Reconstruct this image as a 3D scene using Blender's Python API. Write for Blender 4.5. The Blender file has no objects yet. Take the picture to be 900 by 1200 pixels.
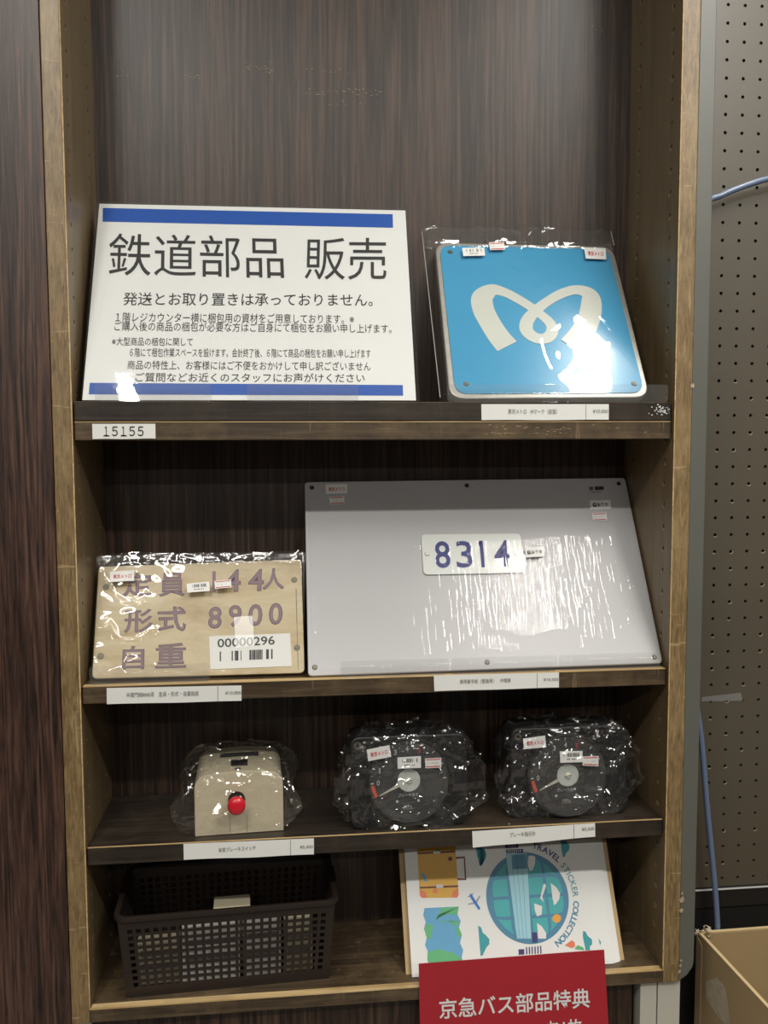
import bpy, math, random
from mathutils import Vector, Matrix, noise
random.seed(7)
S = bpy.context.scene
COL = S.collection
PI = math.pi

# ------------------------------------------------------------------ camera
F_PX = 1019.53                                   # focal length in pixels of a 900 x 1200 frame
PIT, YAW, ROL = 0.07545, 0.10485, -0.00365
CAM = Vector((0.26458, -1.09181, 0.01735))
_fw = Vector((math.sin(YAW)*math.cos(PIT), math.cos(YAW)*math.cos(PIT), -math.sin(PIT)))
_r0 = Vector((math.cos(YAW), -math.sin(YAW), 0)); _u0 = _r0.cross(_fw)
_rt = _r0*math.cos(ROL)+_u0*math.sin(ROL); _up = -_r0*math.sin(ROL)+_u0*math.cos(ROL)
cd = bpy.data.cameras.new('camera'); cam = bpy.data.objects.new('camera', cd); COL.objects.link(cam)
M = Matrix.Identity(4)
for i in range(3):
    M[i][0] = _rt[i]; M[i][1] = _up[i]; M[i][2] = -_fw[i]; M[i][3] = CAM[i]
cam.matrix_world = M
cd.sensor_fit = 'HORIZONTAL'; cd.sensor_width = 36; cd.lens = F_PX/900*36; cd.clip_start = 0.01
S.camera = cam

# ------------------------------------------------------------------ world, lamps, exposure
w = bpy.data.worlds.new('world'); S.world = w; w.use_nodes = True
w.node_tree.nodes['Background'].inputs[0].default_value = (0.9, 0.95, 1, 1)
w.node_tree.nodes['Background'].inputs[1].default_value = 0.03
S.view_settings.view_transform = 'Standard'; S.view_settings.look = 'None'
S.view_settings.exposure = 0.0; S.view_settings.gamma = 1; S.view_settings.use_curve_mapping = False
S.cycles.transparent_max_bounces = 24; S.cycles.max_bounces = 8
LAMP_POWER = 13.0
LAMP_COL = (1.0, 0.97, 0.90)
ZC = 1.30
# (x, y0, y1) tubes running away from the shelves
# tubes as (x0, x1, y0, y1): two run away from the shelves, the others run along the aisles
TUBES = [(1.04, 1.13, -1.30, -0.10), (-0.235, -0.185, -1.40, -0.85), (-0.75, 0.55, -1.60, -1.52), (0.75, 2.05, -1.60, -1.52),
         (-1.6, -0.1, -3.30, -3.20), (0.3, 1.8, -3.30, -3.20), (-1.6, -0.1, -5.00, -4.90), (0.3, 1.8, -5.00, -4.90)]
for i, (x0, x1, y0, y1) in enumerate(TUBES):
    ld = bpy.data.lights.new('tube_light', 'AREA'); ld.shape = 'RECTANGLE'; ld.size = x1-x0; ld.size_y = y1-y0
    ld.energy = LAMP_POWER*max(y1-y0, x1-x0)*(1.1, 1.1, 1.15, 1.15, 1.0, 1.0, 1.0, 1.0)[i]; ld.color = LAMP_COL
    o = bpy.data.objects.new('tube_light', ld); o.location = ((x0+x1)/2, (y0+y1)/2, ZC-0.052); COL.objects.link(o)

# ------------------------------------------------------------------ materials
def nt(name):
    m = bpy.data.materials.new(name); m.use_nodes = True
    n = m.node_tree; b = n.nodes['Principled BSDF']; return m, n, b
def N(n, t, **k):
    x = n.nodes.new(t)
    for a, v in k.items(): setattr(x, a, v)
    return x
def plain(name, col, rough=.5, metal=0, var=.08, vs=40, spec=.5, coat=0, bump=0):
    m, n, b = nt(name)
    tc = N(n, 'ShaderNodeTexCoord'); no = N(n, 'ShaderNodeTexNoise'); no.inputs['Scale'].default_value = vs; no.inputs['Detail'].default_value = 5
    n.links.new(tc.outputs['Object'], no.inputs['Vector'])
    mx = N(n, 'ShaderNodeMix', data_type='RGBA'); c = Vector(col)
    mx.inputs[6].default_value = (*[max(0, v*(1-var)) for v in col], 1); mx.inputs[7].default_value = (*[min(1, v*(1+var)) for v in col], 1)
    n.links.new(no.outputs['Fac'], mx.inputs[0]); n.links.new(mx.outputs[2], b.inputs['Base Color'])
    b.inputs['Roughness'].default_value = rough; b.inputs['Metallic'].default_value = metal
    b.inputs['Specular IOR Level'].default_value = spec; b.inputs['Coat Weight'].default_value = coat
    b.inputs['Coat Roughness'].default_value = .08
    if bump:
        bp = N(n, 'ShaderNodeBump'); bp.inputs['Strength'].default_value = bump; bp.inputs['Distance'].default_value = .001
        n.links.new(no.outputs['Fac'], bp.inputs['Height']); n.links.new(bp.outputs['Normal'], b.inputs['Normal'])
    return m
def ramp(n, stops):
    r = N(n, 'ShaderNodeValToRGB'); e = r.color_ramp.elements
    while len(e) < len(stops): e.new(.5)
    for i, (p, c) in enumerate(stops): e[i].position = p; e[i].color = (*c, 1)
    return r
def wood(name, cols, axis='Z', across=70, rough=.45, spec=.5, wear=None, wear_amt=.6, figure=0, bump=.15, along=.05, scratch=0):
    """grain along one axis; cols = dark, mid, light; wear = colour of rubbed spots"""
    m, n, b = nt(name); L = n.links.new
    tc = N(n, 'ShaderNodeTexCoord')
    mp = N(n, 'ShaderNodeMapping'); sc = [across]*3; sc['XYZ'.index(axis)] = across*along
    mp.inputs['Scale'].default_value = sc; L(tc.outputs['Object'], mp.inputs['Vector'])
    n1 = N(n, 'ShaderNodeTexNoise'); n1.inputs['Scale'].default_value = 1; n1.inputs['Detail'].default_value = 7; n1.inputs['Roughness'].default_value = .65
    n1.inputs['Distortion'].default_value = .6
    L(mp.outputs[0], n1.inputs['Vector'])
    r = ramp(n, [(.32, cols[0]), (.5, cols[1]), (.68, cols[2])]); src = n1.outputs['Fac']
    if figure:
        mp2 = N(n, 'ShaderNodeMapping'); s2 = [figure]*3; s2['XYZ'.index(axis)] = figure*.022
        mp2.inputs['Scale'].default_value = s2; L(tc.outputs['Object'], mp2.inputs['Vector'])
        n2 = N(n, 'ShaderNodeTexNoise'); n2.inputs['Scale'].default_value = 1; n2.inputs['Detail'].default_value = 1.5; n2.inputs['Distortion'].default_value = .8
        L(mp2.outputs[0], n2.inputs['Vector'])
        mm = N(n, 'ShaderNodeMath', operation='MULTIPLY'); mm.inputs[1].default_value = 66; L(n2.outputs['Fac'], mm.inputs[0])
        si = N(n, 'ShaderNodeMath', operation='SINE'); L(mm.outputs[0], si.inputs[0])
        ma = N(n, 'ShaderNodeMath', operation='MULTIPLY_ADD'); ma.inputs[1].default_value = .085; L(si.outputs[0], ma.inputs[0]); L(n1.outputs['Fac'], ma.inputs[2])
        src = ma.outputs[0]
    L(src, r.inputs[0]); out = r.outputs['Color']
    if wear:
        n3 = N(n, 'ShaderNodeTexNoise'); n3.inputs['Scale'].default_value = 9; n3.inputs['Detail'].default_value = 10; n3.inputs['Roughness'].default_value = .72
        L(tc.outputs['Object'], n3.inputs['Vector'])
        rr = ramp(n, [(.47, (0, 0, 0)), (.75, (wear_amt,)*3)]); L(n3.outputs['Fac'], rr.inputs[0])
        mx = N(n, 'ShaderNodeMix', data_type='RGBA'); mx.inputs[7].default_value = (*wear, 1)
        L(rr.outputs[0], mx.inputs[0]); L(out, mx.inputs[6]); out = mx.outputs[2]
    if scratch:
        for k, (sx, sy, sz) in enumerate(((25, 25, 180), (150, 150, 14))):
            mq = N(n, 'ShaderNodeMapping'); mq.inputs['Scale'].default_value = (sx, sy, sz); mq.inputs['Rotation'].default_value = (.3*k, .5, .2)
            L(tc.outputs['Object'], mq.inputs['Vector'])
            n4 = N(n, 'ShaderNodeTexNoise'); n4.inputs['Scale'].default_value = 1; n4.inputs['Detail'].default_value = 3
            L(mq.outputs[0], n4.inputs['Vector'])
            r4 = ramp(n, [(.66, (0, 0, 0)), (.72, (scratch,)*3)]); L(n4.outputs['Fac'], r4.inputs[0])
            mx = N(n, 'ShaderNodeMix', data_type='RGBA'); mx.inputs[7].default_value = (*(wear or cols[2]), 1)
            L(r4.outputs[0], mx.inputs[0]); L(out, mx.inputs[6]); out = mx.outputs[2]
    L(out, b.inputs['Base Color'])
    b.inputs['Roughness'].default_value = rough; b.inputs['Specular IOR Level'].default_value = spec
    bp = N(n, 'ShaderNodeBump'); bp.inputs['Strength'].default_value = bump; bp.inputs['Distance'].default_value = .0006
    L(n1.outputs['Fac'], bp.inputs['Height']); L(bp.outputs['Normal'], b.inputs['Normal'])
    return m
def film(name, haze=.03, gloss=.05, rough=.07, bump=0, bscale=(60, 60, 60), tint=(.985, .985, .985), rot=0, detail=3):
    m, n, b = nt(name); L = n.links.new; n.nodes.remove(b); out = n.nodes['Material Output']
    tr = N(n, 'ShaderNodeBsdfTransparent'); tr.inputs[0].default_value = (*tint, 1)
    gl = N(n, 'ShaderNodeBsdfGlossy'); gl.inputs['Roughness'].default_value = rough; gl.inputs[0].default_value = (1, 1, 1, 1)
    df = N(n, 'ShaderNodeBsdfDiffuse'); df.inputs[0].default_value = (.8, .8, .8, 1)
    lw = N(n, 'ShaderNodeLayerWeight'); lw.inputs['Blend'].default_value = .5
    pw = N(n, 'ShaderNodeMath', operation='POWER'); pw.inputs[1].default_value = 4; L(lw.outputs['Facing'], pw.inputs[0])
    ma = N(n, 'ShaderNodeMath', operation='MULTIPLY_ADD'); ma.inputs[1].default_value = .45; ma.inputs[2].default_value = gloss; L(pw.outputs[0], ma.inputs[0])
    m1 = N(n, 'ShaderNodeMixShader'); m1.inputs[0].default_value = haze; L(tr.outputs[0], m1.inputs[1]); L(df.outputs[0], m1.inputs[2])
    m2 = N(n, 'ShaderNodeMixShader'); L(ma.outputs[0], m2.inputs[0]); L(m1.outputs[0], m2.inputs[1]); L(gl.outputs[0], m2.inputs[2])
    if bump:
        tc = N(n, 'ShaderNodeTexCoord'); mp = N(n, 'ShaderNodeMapping'); mp.inputs['Scale'].default_value = bscale; mp.inputs['Rotation'].default_value = (0, rot, 0)
        L(tc.outputs['Object'], mp.inputs[0])
        no = N(n, 'ShaderNodeTexNoise'); no.inputs['Scale'].default_value = 1; no.inputs['Detail'].default_value = detail; L(mp.outputs[0], no.inputs['Vector'])
        bp = N(n, 'ShaderNodeBump'); bp.inputs['Strength'].default_value = bump; bp.inputs['Distance'].default_value = .002
        L(no.outputs['Fac'], bp.inputs['Height']); L(bp.outputs[0], gl.inputs['Normal']); L(bp.outputs[0], lw.inputs['Normal'])
    L(m2.outputs[0], out.inputs[0]); return m

MAT = dict(
 stile=wood('worn_edge_wood', [(.110, .068, .027), (.205, .134, .057), (.31, .212, .100)], 'Z', 380, .42, .75, (.42, .30, .15), .6, 0, .3, .12, .7),
 side=wood('side_laminate', [(.135, .094, .048), (.165, .115, .06), (.20, .142, .076)], 'Z', 60, .38, .5, (.25, .19, .11), .2, 0, .08, .08, .12),
 back=wood('back_woodgrain', [(.009, .0045, .0033), (.036, .0200, .0125), (.080, .046, .030)], 'Z', 280, .40, .5, None, 0, 15, .12, .03, 0),
 rose=wood('rosewood', [(.010, .0055, .0045), (.056, .027, .019), (.115, .060, .041)], 'Z', 240, .40, .6, None, 0, 30, .15, .05, 0),
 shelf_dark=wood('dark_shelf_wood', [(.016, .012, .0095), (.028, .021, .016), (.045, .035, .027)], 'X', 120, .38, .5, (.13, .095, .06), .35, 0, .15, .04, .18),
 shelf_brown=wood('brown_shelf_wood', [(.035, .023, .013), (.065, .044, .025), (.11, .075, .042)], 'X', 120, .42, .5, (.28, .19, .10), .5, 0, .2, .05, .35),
 lip=wood('rubbed_shelf_lip', [(.42, .27, .12), (.60, .42, .20), (.72, .54, .30)], 'X', 110, .45, .5, (.14, .09, .04), .45, 0, .1, .04, 0),
 post=plain('grey_post_paint', (.115, .117, .10), .42, 0, .1, 12, .85),
 peg=plain('pegboard_laminate', (.088, .073, .050), .42, 0, .08, 14, .95),
 black=plain('near_black', (.012, .011, .010), .5),
 hole=plain('hole_dark', (.015, .011, .008), .7), chip=plain('chipped_edge', (.42, .34, .24), .6, 0, .3, 200),
 paper=plain('white_paper', (.80, .80, .77), .55, 0, .03, 20), laminate=plain('laminated_paper', (.80, .81, .79), .45, 0, .03, 15, .5, 0),
 ink=plain('black_ink', (.02, .02, .02), .5), greyink=plain('grey_ink', (.16, .16, .16), .6), blueink=plain('blue_print', (.005, .085, .42), .45, 0, .04, 20),
 redink=plain('red_ink', (.55, .04, .05), .5), digitblue=plain('digit_blue', (.008, .014, .17), .4, 0, .25, 120),
 metro=plain('blue_enamel', (.065, .34, .58), .22, 0, .06, 9, .5, .3, .05), markwhite=plain('ivory_enamel', (.62, .64, .58), .22, 0, .05, 30, .5, .3),
 rim=plain('aluminium_rim', (.50, .48, .43), .35, .5, .2, 90), brass=plain('dirty_screw', (.16, .15, .12), .45, .6, .4, 300), steel=plain('bright_screw', (.6, .58, .52), .25, .9, .1, 200),
 plate=wood('aged_cream_plate', [(.44, .34, .19), (.60, .50, .32), (.70, .62, .45)], 'X', 22, .45, .4, (.52, .33, .14), .6, 0, .05, .35, 0),
 purple=plain('purple_engraving', (.24, .155, .19), .5, 0, .15, 60), purpledk=plain('engraving_edge', (.10, .065, .085), .5),
 white=plain('grey_white_plate', (.47, .465, .475), .30, 0, .04, 8, .5), platewhite=plain('number_plate_white', (.70, .72, .69), .3, 0, .02, 30, .5, .3),
 cream=plain('cream_enamel', (.60, .53, .38), .35, 0, .04, 20, .5, .1), red=plain('red_button', (.62, .015, .03), .25, 0, .06, 60, .5, .4),
 gauge=plain('gauge_black', (.011, .011, .0115), .45, 0, .2, 60), dial=plain('dial_black', (.010, .0105, .011), .4), hub=plain('hub_white', (.66, .70, .66), .4), ivory=plain('needle_ivory', (.72, .70, .58), .4),
 orange=plain('orange_mark', (.80, .09, .03), .45), grey=plain('grey_board', (.055, .058, .06), .5), mark=plain('dial_print', (.55, .56, .55), .5),
 basket=plain('brown_plastic', (.022, .0145, .011), .42, 0, .1, 60, .5), redsheet=plain('red_sheet', (.42, .018, .030), .6, 0, .06, 10),
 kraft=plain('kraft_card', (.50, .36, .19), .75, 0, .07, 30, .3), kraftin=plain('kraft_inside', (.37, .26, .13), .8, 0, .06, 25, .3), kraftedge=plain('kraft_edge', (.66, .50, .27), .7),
 torn=plain('torn_paper', (.60, .50, .36), .8, 0, .3, 120, .3, 0, .6), tape=film('clear_tape', .10, .05, .25), cable=plain('blue_cable', (.14, .195, .31), .35, 0, .06, 40, .5, .2),
 beige=plain('beige_panel', (.50, .48, .42), .5, 0, .05, 12), teal=plain('print_teal', (.04, .33, .38), .45), globe=plain('globe_blue', (.07, .24, .38), .45), land=plain('globe_land', (.06, .42, .44), .45),
 yellow=plain('case_yellow', (.72, .40, .05), .45), brownink=plain('case_brown', (.16, .03, .015), .45), coral=plain('case_coral', (.75, .20, .09), .45), mapgreen=plain('map_green', (.12, .46, .20), .45),
 mapblue=plain('map_blue', (.12, .38, .62), .45), navy=plain('print_navy', (.04, .03, .16), .45), planeblue=plain('plane_blue', (.03, .18, .62), .45), silver=plain('plane_grey', (.35, .37, .38), .45),
 road=plain('road_pale', (.35, .62, .70), .45), sun=plain('print_orange', (.85, .38, .05), .45), steelblue=plain('text_teal', (.10, .33, .36), .45), stick=plain('sticker_white', (.80, .80, .78), .45),
 greysticker=plain('sticker_grey', (.62, .63, .62), .5),
 film=film('thin_clear_film', .008, .05, .03), filmbag=film('crumpled_clear_film', .004, .11, .045, .8, (75, 75, 75), detail=1.5), flap=film('crumpled_flap_film', .035, .09, .05, .8, (80, 80, 80), detail=1.5), stretch=film('stretched_clear_film', .004, .022, .03, .35, (200, 16, 16), rot=.5, detail=1.5), weld=film('film_weld', .35, .12, .2),
 acrylic=film('clear_acrylic', .03, .05, .03), pouch=film('laminate_pouch', .004, .026, .03, .16, (18, 18, 18)),
 floor=plain('vinyl_floor', (.24, .22, .20), .45), aisle=plain('aisle_shelving', (.07, .065, .06), .6), wallp=plain('shop_wall', (.35, .33, .30), .7), ceil=plain('ceiling_board', (.72, .72, .69), .8), housing=plain('lamp_housing', (.75, .75, .73), .5))

# ------------------------------------------------------------------ object helpers
WLOC = {}
def thing(name, label, cat, loc, group=None):
    o = bpy.data.objects.new(name, None); o.empty_display_size = .02; o.location = loc; COL.objects.link(o)
    o['label'] = label; o['category'] = cat
    if group: o['group'] = group
    WLOC[o.name] = Vector(loc); return o
def part(name, vf, mat, parent=None, label=None, smooth=False, bevel=0, kind=None, loc=None, solid=0):
    """verts are given in world metres; the mesh is stored relative to its thing"""
    V, F = vf; base = WLOC[parent.name] if parent else Vector(loc or (0, 0, 0))
    me = bpy.data.meshes.new(name); me.from_pydata([tuple(Vector(v)-base) for v in V], [], F); me.update()
    mats = mat if isinstance(mat, (list, tuple)) else [mat]
    for q in mats: me.materials.append(MAT[q])
    if smooth: me.shade_smooth()
    o = bpy.data.objects.new(name, me); COL.objects.link(o)
    if parent: o.parent = parent
    else: o.location = base
    WLOC[o.name] = base
    if label: o['label'] = label
    if kind: o['kind'] = kind
    if solid: md = o.modifiers.new('thick', 'SOLIDIFY'); md.thickness = solid; md.offset = -1
    if bevel: md = o.modifiers.new('bevel', 'BEVEL'); md.width = bevel; md.segments = 2; md.limit_method = 'ANGLE'
    return o
def tag(o, label, cat, group=None):
    o['label'] = label; o['category'] = cat
    if group: o['group'] = group
    return o
def box(x0, x1, y0, y1, z0, z1):
    V = [(x, y, z) for z in (z0, z1) for y in (y0, y1) for x in (x0, x1)]
    return V, [(0, 2, 3, 1), (4, 5, 7, 6), (0, 1, 5, 4), (2, 6, 7, 3), (0, 4, 6, 2), (1, 3, 7, 5)]
def join(*vfs):
    V, F = [], []
    for v, f in vfs:
        k = len(V); V += list(v); F += [tuple(i+k for i in q) for q in f]
    return V, F
class Pl:
    """a plane in the shop: origin, unit vectors across and up, outward normal"""
    def __init__(s, o, u, v):
        s.o = Vector(o); s.u = Vector(u).normalized(); v = Vector(v); s.v = (v-s.u*v.dot(s.u)).normalized(); s.n = s.u.cross(s.v)
    def w(s, a, b, c=0): return s.o+s.u*a+s.v*b+s.n*c
    def px(s, x, y, c=0):
        d = _fw*F_PX+_rt*(x-450)-_up*(y-600); t = (s.o+s.n*c-CAM).dot(s.n)/d.dot(s.n); q = CAM+d*t-s.o
        return q.dot(s.u), q.dot(s.v)
def lean(x, y, z, tilt, yaw=0):
    t = math.radians(tilt); a = math.radians(yaw)
    return Pl((x, y, z), (math.cos(a), math.sin(a), 0), (-math.sin(t)*math.sin(a), math.sin(t)*math.cos(a), math.cos(t)))
def prism(pl, pts, c0, c1):
    k = len(pts); V = [pl.w(a, b, c0) for a, b in pts]+[pl.w(a, b, c1) for a, b in pts]
    return V, [tuple(range(k-1, -1, -1)), tuple(range(k, 2*k))]+[(i, (i+1) % k, k+(i+1) % k, k+i) for i in range(k)]
def rrect(a0, a1, b0, b1, r, n=5):
    P = []
    for cx, cy, s in ((a1-r, b0+r, -PI/2), (a1-r, b1-r, 0), (a0+r, b1-r, PI/2), (a0+r, b0+r, PI)):
        P += [(cx+r*math.cos(s+i*PI/2/n), cy+r*math.sin(s+i*PI/2/n)) for i in range(n+1)]
    return P
def rquad(q, r, n=4):
    """quad with rounded corners, counter-clockwise"""
    P = []; k = len(q)
    for i in range(k):
        p = Vector(q[i]); a = (Vector(q[i-1])-p).normalized()*r; b = (Vector(q[(i+1) % k])-p).normalized()*r
        for j in range(n+1):
            t = j/n; P.append(tuple((p+a)*(1-t)**2+p*2*t*(1-t)+(p+b)*t*t))
    return P
def pxs(pl, pts, c=0): return [pl.px(x, y, c) for x, y in pts]
def ccw(P):
    A = sum(P[i-1][0]*P[i][1]-P[i][0]*P[i-1][1] for i in range(len(P)))
    return P if A > 0 else P[::-1]
def disc(pl, a, b, r, c0, c1, n=24, r1=None):
    r1 = r if r1 is None else r1
    V = [pl.w(a+r*math.cos(2*PI*i/n), b+r*math.sin(2*PI*i/n), c0) for i in range(n)]+[pl.w(a+r1*math.cos(2*PI*i/n), b+r1*math.sin(2*PI*i/n), c1) for i in range(n)]
    return V, [tuple(range(n-1, -1, -1)), tuple(range(n, 2*n))]+[(i, (i+1) % n, n+(i+1) % n, n+i) for i in range(n)]
def ring(pl, a, b, r0, r1, c0, c1, t0=0, t1=2*PI, n=48, ex=1):
    V, F = [], []
    for i in range(n+1):
        t = t0+(t1-t0)*i/n
        for r, c in ((r0, c0), (r0, c1), (r1, c1), (r1, c0)): V.append(pl.w(a+r*math.cos(t), b+ex*r*math.sin(t), c))
    for i in range(n):
        for j in range(4): F.append((i*4+j, i*4+(j+1) % 4, i*4+4+(j+1) % 4, i*4+4+j))
    return V, F
def bar(pl, p, q, wd, c0, c1):
    p = Vector(p); q = Vector(q); d = (q-p).normalized(); m = Vector((-d.y, d.x))*wd/2
    return prism(pl, ccw([tuple(p-m), tuple(q-m), tuple(q+m), tuple(p+m)]), c0, c1)
def ribbon(pl, pts, c0, c1, sub=8):
    """band of changing width along a smooth line; pts = (a, b, width)"""
    Q = []
    for i in range(len(pts)-1):
        P = [Vector(pts[max(0, min(len(pts)-1, k))]) for k in (i-1, i, i+1, i+2)]
        for j in range(sub):
            t = j/sub; Q.append(.5*((2*P[1])+(P[2]-P[0])*t+(2*P[0]-5*P[1]+4*P[2]-P[3])*t*t+(3*P[1]-P[0]-3*P[2]+P[3])*t**3))
    Q.append(Vector(pts[-1])); V, F = [], []
    for i, q in enumerate(Q):
        d = (Q[min(i+1, len(Q)-1)]-Q[max(i-1, 0)]).to_2d().normalized(); m = Vector((-d.y, d.x))*q[2]/2
        c1_ = c1+.0004*i/len(Q)
        for s, c in ((1, c0), (-1, c0), (-1, c1_), (1, c1_)): V.append(pl.w(q[0]+s*m.x, q[1]+s*m.y, c))
    for i in range(len(Q)-1):
        for j in range(4): F.append((i*4+j, i*4+4+j, i*4+4+(j+1) % 4, i*4+(j+1) % 4))
    F += [(0, 1, 2, 3), tuple(len(V)-4+k for k in (3, 2, 1, 0))]
    return V, F
def tube(path, r, n=10):
    V, F = [], []
    P = [Vector(p) for p in path]
    for i, p in enumerate(P):
        d = (P[min(i+1, len(P)-1)]-P[max(0, i-1)]).normalized(); a = d.cross(Vector((.13, .9, .31))).normalized(); b = d.cross(a)
        V += [p+a*r*math.cos(2*PI*k/n)+b*r*math.sin(2*PI*k/n) for k in range(n)]
    for i in range(len(P)-1):
        for k in range(n): F.append((i*n+k, i*n+(k+1) % n, i*n+n+(k+1) % n, i*n+n+k))
    F += [tuple(range(n-1, -1, -1)), tuple(range(len(V)-n, len(V)))]
    return V, F
_dg = None
def glyphs(s, res=2, bold=0, spacing=1):
    cu = bpy.data.curves.new('t', 'FONT'); cu.body = s; cu.size = 1; cu.resolution_u = res; cu.offset = bold; cu.space_character = spacing
    o = bpy.data.objects.new('t', cu); COL.objects.link(o); dg = bpy.context.evaluated_depsgraph_get()
    me = bpy.data.meshes.new_from_object(o.evaluated_get(dg)); V = [tuple(v.co)[:2] for v in me.vertices]; F = [tuple(p.vertices) for p in me.polygons]
    bpy.data.objects.remove(o); bpy.data.curves.remove(cu); bpy.data.meshes.remove(me)
    return V, F
def text(s, pl, bl, br, tl, mat, parent, c=.0006, res=2, bold=0, name='lettering', label=None, local=False, spacing=1):
    """lettering whose ink box has these corners (given as places on the plane)"""
    V, F = glyphs(s, res, bold, spacing)
    if not V: return None
    x0 = min(v[0] for v in V); x1 = max(v[0] for v in V); y0 = min(v[1] for v in V); y1 = max(v[1] for v in V)
    if not local: bl, br, tl = pl.px(*bl, c), pl.px(*br, c), pl.px(*tl, c)
    B, R, T = Vector(bl), Vector(br), Vector(tl)
    W = []
    for x, y in V:
        q = B+(R-B)*((x-x0)/(x1-x0))+(T-B)*((y-y0)/(y1-y0)); W.append(pl.w(q.x, q.y, c))
    return part(name, (W, F), mat, parent, label or None)
def quad(pl, q, c0, c1): return prism(pl, ccw(pxs(pl, q, c1)), c0, c1)
def bars(pl, q, c, seed, n=26, fill=.55):
    """bar-code lines inside a quad TL TR BR BL"""
    rr = random.Random(seed); P = [Vector(pl.px(*p, c)) for p in q]; V, F = [], []; x = 0.; out = []
    while x < 1:
        wd = rr.choice((.6, 1, 1.6, 2.2))/n
        if rr.random() < fill: out.append((x, min(1, x+wd*.8)))
        x += wd
    for a, b in out:
        k = len(V)
        for t, e in ((a, 3), (b, 3), (b, 0), (a, 0)):
            p = P[e].lerp(P[{3: 2, 0: 1}[e]], t); V.append(pl.w(p.x, p.y, c))
        F.append((k, k+1, k+2, k+3))
    return V, F
def sheet_noise(p, k):
    v = noise.noise(p*k); return 1-abs(v)*2

def film_sheet(pl, a0, a1, b0, b1, c, amp, seed, nx=110, ny=90, depth=.012, k=14, bumpf=None, slope=0.0, sharp=1.0):
    """front sheet of a flat clear bag: wrinkled, its rim turned back round the thing inside"""
    V, F = [], []; off = Vector((seed*3.1, seed*1.7, seed*.9))
    for j in range(ny+1):
        for i in range(nx+1):
            u = i/nx; v = j/ny; a = a0+(a1-a0)*u; b = b0+(b1-b0)*v
            e = min(u*(a1-a0), (1-u)*(a1-a0), v*(b1-b0)); edge = max(0, 1-e/.006)
            p = Vector((a, b, 0))+off
            h = .4*sheet_noise(p, k)*sharp+.35*max(0, 1-abs(noise.noise(p*k*.8+Vector((2, 7, 1))))*8)+.3*noise.noise(p*k*2.3)+.25*sheet_noise(p+Vector((3, 1, 2)), k*.5)
            g = bumpf(a, b) if bumpf else 1
            wob = .0015*noise.noise(Vector((b*30, seed, 0))) if i in (0, nx) else .0015*noise.noise(Vector((a*30, seed, 3))) if j in (0, ny) else 0
            V.append(pl.w(a+(wob if i in (0, nx) else 0), b+(wob if j in (0, ny) else 0), c+slope*(b-b0)+amp*g*(h*.6+.4)-edge*edge*(depth+slope*(b-b0))))
    for j in range(ny):
        for i in range(nx):
            k0 = j*(nx+1)+i; F.append((k0, k0+1, k0+nx+2, k0+nx+1))
    return V, F
def sgp(x, e): return math.copysign(abs(x)**e, x)
def bag_shell(cx, cy, cz, rx, ry, rz, seed, ears=(), nu=200, nv=120, e=.45, amp=.006, zmin=None, ymin=None, zmax=None):
    """crumpled cellophane pulled round a boxy thing; ears = (angle, height, reach, spread)"""
    V, F = [], []; off = Vector((seed*5.3, seed*2.9, seed*4.1))
    for j in range(nv+1):
        ph = -PI/2+PI*j/nv
        for i in range(nu):
            th = 2*PI*i/nu
            d = Vector((sgp(math.cos(ph), e)*sgp(math.cos(th), e)*rx, sgp(math.cos(ph), e)*sgp(math.sin(th), e)*ry, sgp(math.sin(ph), e)*rz))
            un = Vector((d.x/rx, d.y/ry, d.z/rz)).normalized(); p = d*1.0+off
            D, P = noise.voronoi(p*44, distance_metric='DISTANCE', exponent=2.5)
            cell = noise.cell_vector(P[0]*7.13)*2-Vector((1, 1, 1))
            facet = cell.dot((p*44-P[0]))
            c1 = max(0, 1-abs(noise.noise(p*24))*7); c2 = max(0, 1-abs(noise.noise(p*52+Vector((5, 2, 1))))*6)
            h = 1.0*facet+1.0*noise.noise(p*18)+1.3*c1+.7*c2
            s = 1.0
            q = d+un*(amp*h)
            for (ea, ez, reach, spr) in ears:
                da = (th-ea+PI) % (2*PI)-PI; g = math.exp(-(da/spr)**2-((d.z-ez)/(rz*.55))**2)
                q = q+Vector((math.cos(ea), math.sin(ea), 0))*reach*g*(1+1.1*noise.noise(p*34))
            q = q+Vector((cx, cy, cz))
            if zmin is not None and q.z < zmin+.0006: q.z = zmin+.0006
            if zmax is not None and q.z > zmax: q.z = zmax-.002*abs(noise.noise(p*50))
            V.append(q)
    for j in range(nv):
        for i in range(nu): F.append((j*nu+i, j*nu+(i+1) % nu, (j+1)*nu+(i+1) % nu, (j+1)*nu+i))
    return V, F
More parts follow.
